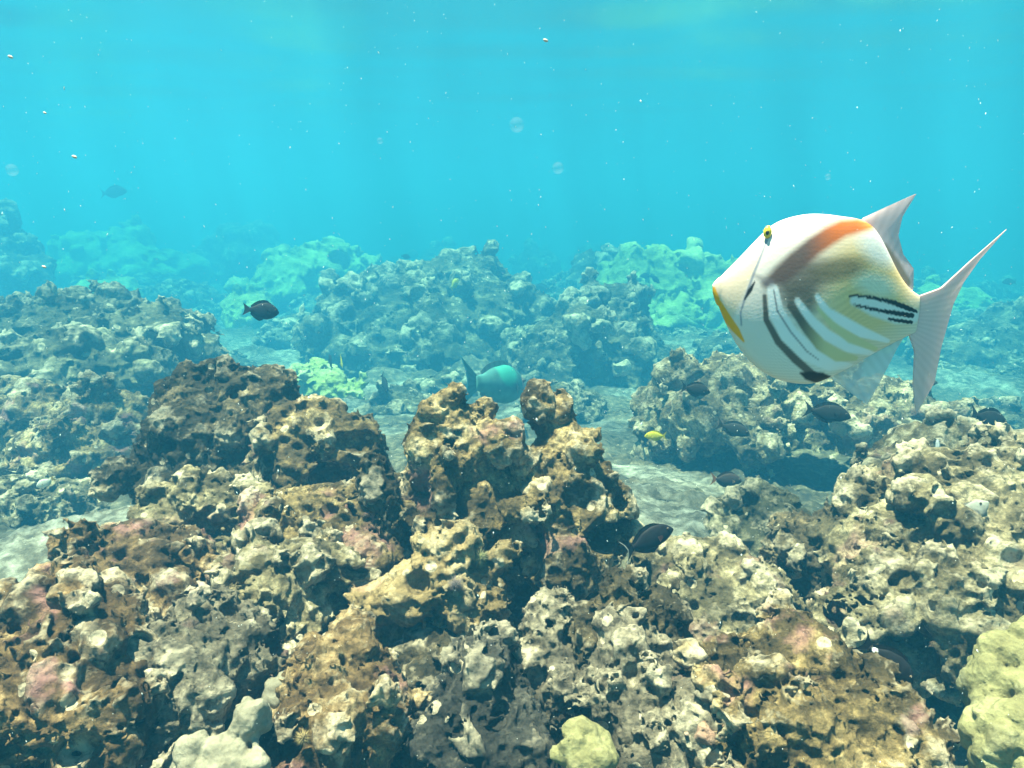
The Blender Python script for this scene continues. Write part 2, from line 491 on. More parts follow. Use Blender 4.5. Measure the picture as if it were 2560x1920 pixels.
def build_seabed():
    ang = np.concatenate([np.linspace(-62, 62, 760), np.linspace(66, 294, 58)]) * math.pi / 180
    rad = 0.25 * (110 / 0.25) ** np.linspace(0, 1, 420)
    A, Rr = np.meshgrid(ang, rad, indexing='ij')
    x = Rr * np.sin(A); y = Rr * np.cos(A)
    z = ground_z(x, y)
    p = np.stack([x, y, z], -1).reshape(-1, 3).astype(np.float32)
    p[:, 2] += 0.10 * np.clip(1.2 - np.hypot(p[:, 0] + 1.3, p[:, 1] - 1.95) / 0.5, 0, 1)
    sand = np.clip(1.3 - np.hypot(p[:, 0] + 1.25, p[:, 1] - 1.95) / 0.5, 0, 1)
    fade = np.clip(1.2 - p[:, 1] / 14, 0.25, 1)
    f1, _, cid = worley(p * 9 + 4, 0.8)
    lump = np.clip(1 - (f1 / 0.6) ** 2, 0, 1) * RV[cid] * (RV[(cid * 3) % 256] > 0.45)
    f2, _, c2 = worley(p * 24 + 9, 0.8)
    l2 = np.clip(1 - (f2 / 0.6) ** 2, 0, 1) * RV[c2] * (RV[(c2 * 3) % 256] > 0.4)
    patch = np.clip(fbm(p * 1.1 + 40, 2) * 2.0 + 0.75, 0, 1) * (1 - sand)
    p[:, 2] += (0.055 * lump + 0.022 * l2) * patch + 0.012 * np.abs(fbm(p * 16, 3)) + 0.006 * fbm(p * 45, 2)
    f3, _, c3 = worley(p * 1.6 + 2, 0.8)
    far = np.clip((np.hypot(p[:, 0], p[:, 1]) - 4.5) / 4, 0, 1)
    p[:, 2] += far * 0.20 * np.clip(1 - (f3 / 0.6) ** 2, 0, 1) * RV[c3]
    na, nr = len(ang), len(rad)
    i = np.arange(na)[:, None]; j = np.arange(nr - 1)[None, :]
    a = (i * nr + j); b = (((i + 1) % na) * nr + j)
    f = np.stack([a, a + 1, b + 1, b], -1).reshape(-1, 4)
    f = f[:, ::-1].copy()
    m, nt, bs = newmat('sand_and_rubble')
    tc = N(nt, 'ShaderNodeTexCoord'); v = tc.outputs['Object']
    c = ramp(nt, [(0.36, (0.07, 0.065, 0.05)), (0.46, (0.15, 0.14, 0.105)), (0.54, (0.27, 0.26, 0.205)), (0.66, (0.46, 0.44, 0.36))], noise(nt, v, 13, 8, 0.72))
    at = N(nt, 'ShaderNodeAttribute', attribute_name='patch')
    c2_ = ramp(nt, [(0.38, (0.025, 0.022, 0.013)), (0.52, (0.09, 0.075, 0.042)), (0.68, (0.30, 0.25, 0.16))], noise(nt, v, 16, 7, 0.7))
    c = mix(nt, ramp(nt, [(0.3, (0, 0, 0)), (0.75, (0.85,) * 3)], at.outputs['Fac']), c, c2_)
    L(nt, c, bs.inputs['Base Color']); bs.inputs['Roughness'].default_value = 0.9; bs.inputs['Specular IOR Level'].default_value = 0.1
    bp = N(nt, 'ShaderNodeBump'); bp.inputs['Strength'].default_value = 0.9; bp.inputs['Distance'].default_value = 0.02
    L(nt, noise(nt, v, 60, 6, 0.7), bp.inputs['Height']); L(nt, bp.outputs[0], bs.inputs['Normal'])
    o = mesh_obj('seabed', p, f, m)
    vflt(o, 'patch', patch)
    tag(o, kind='structure')
    return o

def caustic_tint(p, o=CAUSTIC_OFFSET):
    """surface tint that paints in pools of sunlight: broad noise plus finer ridges"""
    q = p * np.array([1, 1, 0], np.float32) + np.array([o, 3.1 * o, 0.37 * o], np.float32)
    a = fbm(q * 1.5, 2) + 0.45 * (0.35 - np.abs(gnoise(q * 4.6 + 9)))
    t_ = np.clip((a + 0.42) / 0.85, 0, 1)
    return 0.50 + 0.50 * t_ * t_ * (3 - 2 * t_)

def build_water():
    SZ = 1.7
    ang = np.concatenate([np.linspace(-60, 60, 420), np.linspace(64, 296, 50)]) * math.pi / 180
    rad = 0.1 * (120 / 0.1) ** np.linspace(0, 1, 320)
    A, Rr = np.meshgrid(ang, rad, indexing='ij')
    x = Rr * np.sin(A); y = Rr * np.cos(A)
    p = np.stack([x, y, 0 * x], -1).reshape(-1, 3).astype(np.float32)
    q = p * np.array([0.8, 1.5, 1])
    p[:, 2] = 1.0 + SZ + 0.045 * fbm(q * 0.45 + 3, 2) + 0.003 * fbm(q * 3 + 9, 2)
    na, nr = len(ang), len(rad)
    i = np.arange(na)[:, None]; j = np.arange(nr - 1)[None, :]
    a = (i * nr + j); b = (((i + 1) % na) * nr + j)
    f = np.stack([a, a + 1, b + 1, b], -1).reshape(-1, 4)[:, ::-1].copy()
    m, nt, bs = newmat('water_surface')
    nt.nodes.remove(bs)
    fr = N(nt, 'ShaderNodeFresnel'); fr.inputs[0].default_value = 1.33
    tr = N(nt, 'ShaderNodeBsdfTransparent')
    gl = N(nt, 'ShaderNodeBsdfGlossy'); gl.inputs['Roughness'].default_value = 0.22; gl.inputs['Color'].default_value = (0.9, 0.9, 0.9, 1)
    # noise tint on the surface imitates brighter and dimmer pools of sunlight below
    at = N(nt, 'ShaderNodeAttribute', attribute_name='caustic_tint')
    L(nt, at.outputs['Fac'], tr.inputs['Color'])
    mx = N(nt, 'ShaderNodeMixShader')
    L(nt, fr.outputs[0], mx.inputs[0]); L(nt, tr.outputs[0], mx.inputs[1]); L(nt, gl.outputs[0], mx.inputs[2])
    L(nt, mx.outputs[0], nt.nodes['Material Output'].inputs['Surface'])
    o = mesh_obj('water_surface', p, f, m)
    vflt(o, 'caustic_tint', caustic_tint(p))
    tag(o, kind='structure')

def build_haze():
    x0, x1, y0, y1, z0, z1 = -100, 100, -25, 118, -4.0, 3.0
    v = [(x, y, z) for x in (x0, x1) for y in (y0, y1) for z in (z0, z1)]
    f = [(0, 1, 3, 2), (4, 6, 7, 5), (0, 4, 5, 1), (2, 3, 7, 6), (0, 2, 6, 4), (1, 5, 7, 3)]
    m, nt, bs = newmat('murky_water')
    nt.nodes.remove(bs)
    pv = N(nt, 'ShaderNodeVolumePrincipled')
    pv.inputs['Color'].default_value = (0.032, 0.226, 0.420, 1)
    pv.inputs['Absorption Color'].default_value = (0.0, 0.315, 0.305, 1)
    pv.inputs['Density'].default_value = 0.152
    pv.inputs['Anisotropy'].default_value = 0.25
    L(nt, pv.outputs[0], nt.nodes['Material Output'].inputs['Volume'])
    o = mesh_obj('haze', v, f, m, smooth=False)
    tag(o, kind='stuff', label='blue green murky water filling the whole scene', cat='water')

build_seabed()
build_water()
build_haze()

# ------------------------------------------------------------------ reef rocks, near to far
def ck(px, py, D, r, ry=None, rd=None, dd=0.0):
    return E(px, py, D, r, ry or r, rd, dd)

rock('coral_outcrop', 'tall brown coral outcrop in the centre crowned by two knobbed horns', 'coral rock', [
    E(1190, 1260, 1.62, 180, 110), E(1420, 1300, 1.64, 130, 160), E(1290, 1440, 1.72, 230, 110),
    E(1085, 1130, 1.58, 60, 100), E(1080, 1030, 1.55, 32, 30), C(1098, 1025, 1136, 984, 1.55, 26, 19), E(1146, 1052, 1.56, 48, 36), C(1185, 1080, 1209, 1030, 1.57, 36, 18),
    E(1252, 1108, 1.53, 54, 50), E(1130, 1150, 1.57, 90, 70), E(1210, 1150, 1.6, 80, 60), C(1062, 1200, 1066, 1090, 1.56, 26, 22),
    C(1400, 1150, 1354, 1045, 1.6, 42, 21), C(1354, 1050, 1340, 985, 1.59, 20, 18), E(1338, 976, 1.59, 23, 23), C(1444, 1145, 1400, 1010, 1.6, 48, 14),
    C(1440, 1150, 1480, 1085, 1.6, 50, 22), E(1470, 1122, 1.55, 32, 30), E(1440, 1200, 1.6, 90, 80), E(1500, 1270, 1.61, 52, 70), E(1530, 1330, 1.62, 50, 70), E(1340, 1180, 1.57, 50, 44),
    E(1110, 1210, 1.5, 30, 36), E(1292, 1278, 1.47, 36, 26), E(1370, 1250, 1.5, 40, 36), E(1430, 1380, 1.48, 40, 34), E(1400, 1420, 1.5, 80, 60), E(1190, 1330, 1.5, 60, 40), C(1390, 1290, 1420, 1380, 1.5, 40, 30)],
    M_BROWN, h=0.0038, seed=3, kn=0.044, ka=0.009, rough=0.006, hole=0.055, hr=0.27, hp=0.35, warp=0.012, wf=10, k=0.016, lumps=0.7, hollows=0.4,
    cuts=[ck(1235, 1205, 1.45, 66, 46, 60), ck(1460, 1250, 1.5, 60, 50, 40), ck(1300, 1370, 1.46, 70, 70, 60), ck(1120, 1480, 1.5, 130, 60, 90), ck(1090, 1085, 1.5, 40, 30, 30)])

rock('coral_outcrop', 'dark shaded coral outcrop left of centre with stubby pillars along its top', 'coral rock', [
    E(500, 1120, 2.0, 130, 150), E(640, 1080, 2.02, 100, 140), C(480, 1060, 468, 945, 2.0, 46, 32), C(552, 1040, 548, 925, 2.0, 30, 18),
    E(640, 975, 2.0, 84, 46), E(590, 965, 2.0, 40, 34), C(405, 1090, 405, 962, 1.98, 34, 12), E(420, 1140, 1.96, 60, 80), E(470, 1230, 1.92, 120, 80), E(640, 1200, 2.0, 110, 110),
    E(420, 1090, 1.88, 40, 36), E(300, 1195, 1.86, 40, 30)],
    M_DARK, h=0.0055, seed=5, kn=0.05, ka=0.010, hole=0.07, hp=0.4, warp=0.014, wf=9, k=0.018, lumps=0.9, hollows=0.5)

rock('coral_outcrop', 'brown pitted coral shoulder right of the dark pillared outcrop', 'coral rock', [
    E(790, 1090, 1.86, 95, 66), E(880, 1110, 1.86, 70, 64), E(770, 1190, 1.86, 120, 90), E(890, 1200, 1.88, 70, 80), E(730, 1060, 1.88, 40, 40)],
    M_BROWN, h=0.006, seed=7, kn=0.05, ka=0.014, hole=0.08, hp=0.6, warp=0.018)

rock('coral_pillar', 'slim dark coral pillar with a rounded tip beside the central outcrop', 'coral pillar', [
    C(955, 1330, 948, 1230, 1.52, 40, 30), C(947, 1240, 937, 1156, 1.52, 30, 21)],
    M_DARK, h=0.004, seed=8, kn=0.05, ka=0.006, hr=0, warp=0.008, lumps=0, hollows=0, skirt=False)

rock('coral_ledge', 'pale holed coral ledge jutting over a dark hollow left of centre', 'coral rock', [
    C(380, 1320, 500, 1250, 1.6, 40, 44), C(500, 1250, 490, 1200, 1.58, 30, 20), C(500, 1255, 640, 1255, 1.6, 36, 26), C(640, 1250, 690, 1250, 1.6, 26, 14),
    E(430, 1300, 1.6, 60, 46), C(330, 1370, 420, 1320, 1.6, 40, 44), E(520, 1350, 1.86, 150, 80), E(450, 1450, 1.84, 110, 70), E(330, 1400, 1.72, 60, 46), E(420, 1350, 1.72, 70, 50)],
    M_PALE, h=0.005, seed=11, kn=0.045, ka=0.012, hole=0.07, hp=0.65, warp=0.018)

rock('coral_ledge', 'rough tan coral saddle linking the dark outcrop and the central outcrop', 'coral rock', [
    E(800, 1290, 1.6, 130, 60), E(900, 1320, 1.56, 120, 70), E(720, 1330, 1.56, 90, 70), E(1000, 1300, 1.6, 90, 60), E(860, 1400, 1.52, 170, 90), C(830, 1310, 820, 1240, 1.58, 34, 16), C(900, 1300, 915, 1230, 1.56, 40, 18)],
    M_BROWN, h=0.0048, seed=13, kn=0.045, ka=0.016, hole=0.07, hp=0.6, warp=0.018)

rock('coral_ledge', 'golden sunlit coral ledge with ragged lip and round hole, front centre', 'coral rock', [
    C(930, 1520, 1040, 1480, 1.36, 46, 56), C(1040, 1480, 1120, 1420, 1.36, 56, 44), C(1110, 1420, 1070, 1360, 1.38, 40, 26), E(1152, 1352, 1.36, 38, 38, 26), C(1100, 1450, 1190, 1520, 1.36, 50, 44),
    C(1180, 1530, 1240, 1500, 1.36, 40, 16), C(1120, 1390, 1160, 1340, 1.38, 36, 30), C(1170, 1450, 1260, 1390, 1.38, 24, 26), E(1050, 1540, 1.44, 150, 60), E(1160, 1520, 1.44, 90, 80), E(1110, 1460, 1.44, 70, 70)],
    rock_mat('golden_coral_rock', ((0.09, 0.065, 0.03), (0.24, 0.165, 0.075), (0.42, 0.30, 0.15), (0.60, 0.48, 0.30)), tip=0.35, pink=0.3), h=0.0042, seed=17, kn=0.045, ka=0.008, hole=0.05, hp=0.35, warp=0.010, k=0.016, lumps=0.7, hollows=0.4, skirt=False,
    cuts=[ck(1152, 1352, 1.33, 17, 17, 40), ck(1060, 1390, 1.34, 7, 9, 30), ck(900, 1420, 1.36, 70, 50, 90), ck(1215, 1425, 1.35, 26, 16, 50)])

rock('coral_lump', 'tan pitted coral lump standing left of the golden ledge', 'coral rock', [
    C(600, 1500, 560, 1440, 1.38, 40, 20), E(690, 1480, 1.36, 70, 80), E(640, 1530, 1.36, 60, 60), C(700, 1430, 655, 1385, 1.38, 34, 22), C(700, 1420, 740, 1400, 1.38, 30, 26), E(760, 1420, 1.4, 60, 40), E(760, 1530, 1.42, 80, 80), E(840, 1430, 1.42, 70, 60), E(700, 1600, 1.36, 110, 60)],
    M_PALE, h=0.0045, seed=19, kn=0.045, ka=0.014, hole=0.06, hp=0.6, warp=0.016)

rock('coral_boulder', 'grey brown coral boulder with pale spots, lower left of centre', 'coral rock', [
    E(470, 1640, 1.14, 90, 80), E(400, 1700, 1.14, 60, 80), E(530, 1680, 1.16, 90, 90), E(470, 1590, 1.18, 40, 36), E(600, 1640, 1.2, 90, 90), E(440, 1800, 1.1, 110, 90), E(570, 1640, 1.22, 60, 70)],
    M_MAUVE, h=0.0042, seed=23, kn=0.04, ka=0.012, hole=0.05, hp=0.4, warp=0.015)

rock('coral_mound', 'ragged rusty brown coral mound filling the bottom left corner', 'coral rock', [
    E(130, 1630, 1.12, 180, 110), E(220, 1640, 1.1, 120, 110), E(60, 1780, 1.05, 170, 150), E(240, 1800, 1.05, 120, 130), E(30, 1610, 1.15, 80, 70), E(220, 1520, 1.16, 60, 50), E(320, 1700, 1.12, 50, 70)],
    M_RUST, h=0.0045, seed=29, kn=0.042, ka=0.018, hole=0.06, hp=0.7, warp=0.02)

rock('coral_ledge', 'low dark coral ledge with bright white tip above the bottom left mound', 'coral rock', [
    E(270, 1490, 1.4, 110, 46), E(340, 1450, 1.42, 90, 60), E(190, 1520, 1.36, 70, 40), C(130, 1520, 115, 1462, 1.36, 30, 24), C(380, 1490, 410, 1475, 1.38, 26, 16), E(330, 1540, 1.36, 130, 60), E(440, 1420, 1.46, 90, 60)],
    M_RUST, h=0.005, seed=31, kn=0.045, ka=0.014, hole=0.07, hp=0.5, warp=0.018)

rock('coral_lump', 'sunlit rough coral lump at the bottom edge right of the smooth lobes', 'coral rock', [
    E(820, 1720, 1.14, 90, 60), E(790, 1790, 1.12, 60, 60), E(880, 1760, 1.14, 80, 70), C(890, 1760, 950, 1750, 1.14, 40, 16), E(770, 1870, 1.06, 90, 50), E(830, 1860, 1.06, 70, 60), E(860, 1690, 1.18, 50, 30), E(900, 1850, 1.1, 90, 70)],
    M_RUST, h=0.0042, seed=37, kn=0.04, ka=0.016, hole=0.055, hp=0.65, warp=0.016)

rock('coral_rubble_bed', 'low dark rubble slab in the hollow below the golden ledge', 'coral rock', [
    E(1000, 1740, 1.34, 150, 44), E(1130, 1770, 1.3, 180, 50), E(960, 1800, 1.26, 90, 44), E(1250, 1740, 1.36, 130, 50)],
    M_DARK, h=0.006, seed=41, kn=0.05, ka=0.008, hr=0.2, hole=0.07, warp=0.015)

rock('coral_lump', 'dark grey coral lump with a small hollow at the bottom centre', 'coral rock', [
    E(1230, 1850, 1.12, 100, 60), E(1180, 1910, 1.08, 100, 50), E(1290, 1890, 1.08, 90, 60), E(1200, 1800, 1.14, 40, 22), E(1090, 1880, 1.1, 80, 50)],
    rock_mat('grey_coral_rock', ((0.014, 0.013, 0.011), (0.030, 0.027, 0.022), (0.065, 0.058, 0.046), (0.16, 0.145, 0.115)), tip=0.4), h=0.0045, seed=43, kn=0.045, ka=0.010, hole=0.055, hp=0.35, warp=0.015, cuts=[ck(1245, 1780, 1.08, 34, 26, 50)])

rock('coral_lump', 'low two lobed coral lump at the left foot of the pyramid rock', 'coral rock', [
    E(1350, 1700, 1.2, 55, 45), E(1420, 1690, 1.2, 36, 44), E(1390, 1740, 1.2, 80, 50), C(1370, 1690, 1372, 1655, 1.2, 26, 14)],
    M_MAUVE, h=0.0045, seed=47, kn=0.04, ka=0.008, hole=0.05, hp=0.3, warp=0.012)

rock('coral_pyramid', 'steep pyramid shaped coral rock peppered with small pale cups', 'coral rock', [
    C(1540, 1660, 1530, 1440, 1.22, 90, 12), C(1560, 1720, 1545, 1560, 1.22, 130, 60), C(1640, 1700, 1640, 1520, 1.24, 100, 22), C(1700, 1740, 1660, 1580, 1.24, 80, 40), E(1570, 1760, 1.2, 140, 40), E(1490, 1620, 1.2, 26, 60), C(1625, 1530, 1660, 1500, 1.24, 22, 18)],
    M_DARK, h=0.0042, seed=53, kn=0.032, ka=0.014, hole=0.05, hp=0.5, warp=0.012, cuts=[ck(1632, 1515, 1.19, 20, 14, 30)])

rock('coral_ledge', 'scalloped pale coral ledge running under the pyramid rock', 'coral rock', [
    C(1480, 1740, 1600, 1740, 1.15, 40, 36), C(1600, 1740, 1740, 1745, 1.15, 36, 30), E(1480, 1790, 1.12, 40, 30), E(1640, 1850, 1.08, 90, 60), E(1720, 1830, 1.1, 70, 60), E(1560, 1860, 1.1, 80, 60)],
    M_MAUVE, h=0.0042, seed=59, kn=0.036, ka=0.016, hole=0.05, hp=0.5, warp=0.014)

rock('coral_boulder', 'cluster of rounded tan boulders below the dark surgeonfish', 'coral rock', [
    E(1790, 1420, 1.66, 66, 52), E(1700, 1440, 1.66, 80, 60), E(1870, 1460, 1.62, 50, 50), E(1650, 1400, 1.7, 70, 36), E(1760, 1520, 1.6, 130, 90), E(1900, 1500, 1.62, 60, 70), E(1680, 1560, 1.56, 90, 70), E(1830, 1600, 1.52, 120, 60)],
    M_PALE, h=0.005, seed=61, kn=0.05, ka=0.010, hole=0.06, hp=0.35, warp=0.016)

rock('coral_mound', 'broad knobbly coral mound rising along the right edge', 'coral rock', [
    E(2440, 1280, 1.6, 190, 120), E(2300, 1260, 1.66, 130, 80), E(2250, 1400, 1.56, 160, 130), E(2450, 1420, 1.5, 160, 160), E(2180, 1250, 1.7, 60, 50), E(2360, 1550, 1.42, 190, 130), E(2220, 1500, 1.46, 120, 90), E(2500, 1190, 1.66, 120, 60), C(2080, 1340, 2200, 1270, 1.64, 40, 50), E(2160, 1550, 1.42, 110, 60)],
    M_PALE, h=0.005, seed=67, kn=0.045, ka=0.018, hole=0.075, hp=0.6, warp=0.02)

rock('coral_lump', 'dark knobbly coral lump left of the broad right mound', 'coral rock', [
    E(2030, 1370, 1.7, 70, 60), E(2080, 1400, 1.68, 60, 70), E(1985, 1400, 1.7, 44, 60), E(2030, 1460, 1.66, 90, 60), C(2060, 1330, 2075, 1295, 1.7, 22, 14)],
    M_DARK, h=0.005, seed=71, kn=0.04, ka=0.016, hole=0.06, hp=0.6, warp=0.016)

rock('coral_mound', 'sunlit golden coral mound at the bottom right beside the smooth lobes', 'coral rock', [
    E(1940, 1700, 1.12, 130, 60), E(2060, 1720, 1.12, 110, 70), E(1880, 1680, 1.15, 80, 46), E(2000, 1800, 1.06, 170, 100), E(2170, 1800, 1.06, 90, 90), E(2230, 1870, 1.02, 90, 60), E(1850, 1830, 1.06, 90, 90), E(2110, 1880, 1.02, 120, 60)],
    M_BROWN, h=0.0042, seed=73, kn=0.042, ka=0.016, hole=0.06, hp=0.55, warp=0.016)

rock('coral_overhang', 'wide pale pitted coral shelf overhanging a dark cave on the right', 'coral rock', [
    E(1720, 980, 3.0, 90, 70, 110), E(1830, 960, 2.95, 90, 60, 110), E(1930, 1010, 2.9, 70, 60, 110), E(2030, 980, 2.9, 90, 50, 130), E(2130, 1030, 2.85, 90, 60, 130), E(2230, 1010, 2.9, 80, 50, 130), E(2310, 1080, 2.85, 80, 50, 110), E(1910, 1110, 2.8, 46, 56), E(1780, 1050, 2.85, 90, 56), E(2080, 1150, 3.12, 300, 120, 60), E(1860, 900, 3.1, 90, 40), E(1670, 1080, 2.95, 60, 80), E(1780, 1170, 3.02, 130, 80, 50), E(2330, 1160, 2.9, 80, 70), E(1640, 1010, 3.0, 46, 46)],
    M_PALE, h=0.008, seed=79, kn=0.075, ka=0.028, hole=0.10, hp=0.6, warp=0.03, wf=5, skirt=False, lumps=3.2, hollows=1.2,
    cuts=[ck(2060, 1190, 2.75, 190, 56, 120), ck(1790, 1150, 2.8, 60, 40, 60)])

rock('coral_shelf', 'flat coral shelf with streaky pale top near the right edge', 'coral rock', [
    E(2400, 1130, 2.2, 170, 40, 120), E(2300, 1170, 2.1, 110, 40), E(2500, 1170, 2.1, 130, 60), E(2220, 1210, 2.0, 60, 36)],
    M_PALE, h=0.008, seed=83, kn=0.07, ka=0.016, hole=0.1, hp=0.5, warp=0.025, wf=5)

rock('coral_rock', 'low angular coral rock on the sand below the dark cave', 'coral rock', [
    E(1870, 1290, 2.15, 70, 40), E(1950, 1300, 2.12, 60, 40), E(1900, 1340, 2.1, 90, 50)],
    M_OLIVE, h=0.007, seed=89, kn=0.06, ka=0.016, hole=0.08, hp=0.5)

rock('coral_mound', 'wide rubbly coral mound at the left behind the dark outcrop', 'coral rock', [
    E(220, 830, 3.5, 230, 80, 160), E(80, 900, 3.4, 170, 90, 150), E(360, 860, 3.4, 140, 80, 130), E(200, 960, 3.2, 250, 110, 150), E(430, 900, 3.4, 80, 70), E(60, 820, 3.6, 120, 60)],
    M_FAR, h=0.010, seed=97, kn=0.085, ka=0.038, hole=0.12, hp=0.5, warp=0.03, wf=5)

rock('coral_mound', 'brown lumpy coral mound in front of the wide left mound', 'coral rock', [
    E(110, 1060, 2.85, 140, 80), E(280, 1060, 2.8, 110, 70), E(40, 1010, 2.95, 100, 56), E(210, 1130, 2.75, 160, 70), E(340, 1120, 2.65, 60, 56)],
    M_BROWN, h=0.007, seed=102, kn=0.06, ka=0.022, hole=0.09, hp=0.55, warp=0.025, hollows=0.6)

rock('coral_mound', 'pale branching coral rubble heap on the left sand', 'coral rock', [
    E(225, 1300, 2.5, 90, 60), E(120, 1265, 2.6, 110, 44), E(270, 1270, 2.5, 60, 40), E(40, 1245, 2.65, 90, 36)],
    M_PALE, h=0.006, seed=103, kn=0.045, ka=0.022, hole=0.07, hp=0.5, warp=0.02)

rock('coral_mound', 'big dark mottled coral mound in the middle distance', 'coral rock', [
    E(1050, 800, 5.0, 250, 90, 200), E(1140, 720, 5.2, 110, 70), E(1240, 790, 5.0, 130, 80), E(960, 760, 5.2, 130, 60), E(1020, 890, 4.8, 250, 70), E(1220, 700, 5.3, 50, 50), E(880, 850, 5.0, 110, 70)],
    M_FAR, h=0.014, seed=107, kn=0.11, ka=0.045, hole=0.16, hp=0.5, warp=0.04, wf=4, k=0.06)

rock('coral_mound', 'dark coral slope with pale flakes right of the middle mound', 'coral rock', [
    E(1480, 840, 4.5, 120, 80), E(1420, 920, 4.4, 130, 90), E(1520, 940, 4.3, 110, 90), E(1400, 1000, 4.2, 90, 60), E(1560, 780, 4.7, 60, 60)],
    M_FAR, h=0.012, seed=109, kn=0.10, ka=0.04, hole=0.14, hp=0.5, warp=0.04, wf=4, k=0.05)

rock('coral_mound', 'bright yellow green coral mound behind the striped triggerfish', 'coral', [
    E(1640, 730, 6.5, 150, 95, 110), E(1730, 750, 6.5, 110, 90), E(1570, 760, 6.5, 70, 110), E(1660, 860, 6.2, 120, 100), E(1570, 890, 6.0, 80, 90), E(1640, 950, 5.8, 70, 60), E(1760, 850, 6.3, 80, 80)],
    M_GREEN, h=0.018, seed=113, kn=0.16, ka=0.06, hr=0.18, hole=0.25, hp=0.3, warp=0.05, wf=3, k=0.08)

rock('coral_mound', 'grey hazy coral head left of the yellow green mound', 'coral', [
    E(1500, 700, 7.0, 66, 66), E(1480, 770, 7.0, 60, 70), E(1540, 680, 7.0, 44, 44)],
    M_FAR, h=0.018, seed=127, kn=0.14, ka=0.05, hole=0.2, hp=0.5, warp=0.05, wf=3, k=0.06)

rock('coral_mound', 'hazy green capped coral mound behind the round black fish', 'coral', [
    E(800, 680, 7.5, 110, 60), E(760, 720, 7.3, 110, 60), E(880, 700, 7.5, 60, 50), E(700, 730, 7.3, 70, 40), E(815, 645, 7.6, 40, 34)],
    M_GREEN, h=0.02, seed=131, kn=0.18, ka=0.06, hole=0.25, hp=0.4, warp=0.06, wf=3, k=0.08)

rock('coral_mound', 'very faint pale green mound far off on the left', 'coral', [
    E(280, 660, 9.5, 130, 70), E(400, 690, 9.5, 120, 60), E(200, 700, 9.3, 80, 50)],
    M_GREEN, h=0.03, seed=137, kn=0.24, ka=0.08, hr=0.2, hole=0.3, hp=0.4, warp=0.08, wf=2.4, k=0.1)

rock('coral_mound', 'very faint dark mound far off behind the black fish', 'coral', [
    E(620, 650, 10.5, 110, 66), E(550, 680, 10.5, 70, 50), E(690, 680, 10.5, 60, 40)],
    M_FAR, h=0.03, seed=139, kn=0.24, ka=0.08, hole=0.3, hp=0.5, warp=0.08, wf=2.4, k=0.1)

rock('coral_mound', 'hazy dark reef knoll cut by the left edge', 'coral', [
    E(20, 640, 6.5, 60, 70), E(60, 690, 6.4, 60, 50), E(-40, 700, 6.4, 120, 110)],
    M_FAR, h=0.02, seed=149, kn=0.15, ka=0.05, hole=0.2, hp=0.5, warp=0.05, wf=3, k=0.06)

rock('coral_mound', 'turquoise hazy reef bank at the right edge behind the triggerfish tail', 'coral', [
    E(2480, 900, 5.0, 130, 80), E(2380, 920, 4.8, 80, 60), E(2560, 860, 5.2, 120, 90), E(2440, 1000, 4.6, 130, 60)],
    M_FAR, h=0.014, seed=151, kn=0.12, ka=0.045, hole=0.16, hp=0.5, warp=0.04, wf=4, k=0.05)

rock('coral_boulder', 'pale green lobed coral head on the sand with an angular left side', 'coral', [
    E(790, 960, 4.0, 40, 45), E(830, 990, 3.9, 60, 40), E(770, 1000, 3.9, 40, 40), E(880, 1020, 3.7, 60, 40), E(930, 1030, 3.7, 40, 40)],
    M_GREEN, h=0.009, seed=157, kn=0.08, ka=0.03, hr=0, warp=0.03, wf=4)

rock('coral_boulder', 'small rounded greyish coral head left of the parrotfish', 'coral', [
    E(1000, 1020, 3.7, 60, 50), E(1040, 1040, 3.6, 40, 40), E(960, 1050, 3.6, 40, 30)],
    M_FAR, h=0.009, seed=163, kn=0.07, ka=0.022, hr=0, warp=0.03, wf=4)

rock('coral_boulder', 'low brown coral stone on the sand below the middle mound', 'coral', [
    E(1120, 960, 4.2, 46, 28), E(1100, 985, 4.1, 40, 24), E(1150, 980, 4.1, 30, 24)],
    M_OLIVE, h=0.01, seed=167, kn=0.08, ka=0.02, hr=0.2, hole=0.1, warp=0.03, wf=4)

# ------------------------------------------------------------------ smooth lobe corals
def lobes(label, items, seed, mat=M_LOBE, h=0.0035, group=None):
    rg = random.Random(seed); more = []
    for b in items:
        for _ in range(7):
            a = rg.uniform(0, 6.283); z = rg.uniform(-0.5, 1); q = math.sqrt(1 - z * z)
            n = np.array([q * math.cos(a), -abs(q * math.sin(a)), z])
            more.append(('e', b[1] + b[2] * n * 0.72, b[2] * rg.uniform(0.36, 0.55)))
    items = [('e', b[1], b[2] * 0.86) for b in items] + more
    rock('lobe_coral', label, 'coral', items, mat, h=h, seed=seed, kn=0.026, ka=0.0042, ra=0.0, rough=0.002, hr=0, warp=0.006, wf=12, k=0.003, skirt=False, lumps=0, hollows=0, group=group)

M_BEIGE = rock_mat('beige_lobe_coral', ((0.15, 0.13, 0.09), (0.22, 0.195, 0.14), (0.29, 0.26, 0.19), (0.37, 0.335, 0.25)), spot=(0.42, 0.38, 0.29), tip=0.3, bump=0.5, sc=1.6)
lobes('large pale yellow green lobe coral cut by the bottom right corner', [
    E(2520, 1640, 1.0, 80, 70), E(2480, 1730, 0.98, 60, 90), E(2560, 1740, 0.96, 80, 80), E(2460, 1830, 0.94, 50, 60), E(2530, 1850, 0.92, 80, 80), E(2590, 1600, 1.0, 60, 60), E(2480, 1900, 0.92, 60, 60), E(2570, 1930, 0.9, 70, 70)], 201)
lobes('trio of smooth pale lobes at the bottom edge left of centre', [
    E(620, 1800, 1.0, 40, 52), E(575, 1880, 0.98, 66, 50), E(495, 1890, 0.98, 46, 50), E(600, 1930, 0.97, 60, 50), E(520, 1940, 0.97, 70, 40)], 203, mat=M_BEIGE)
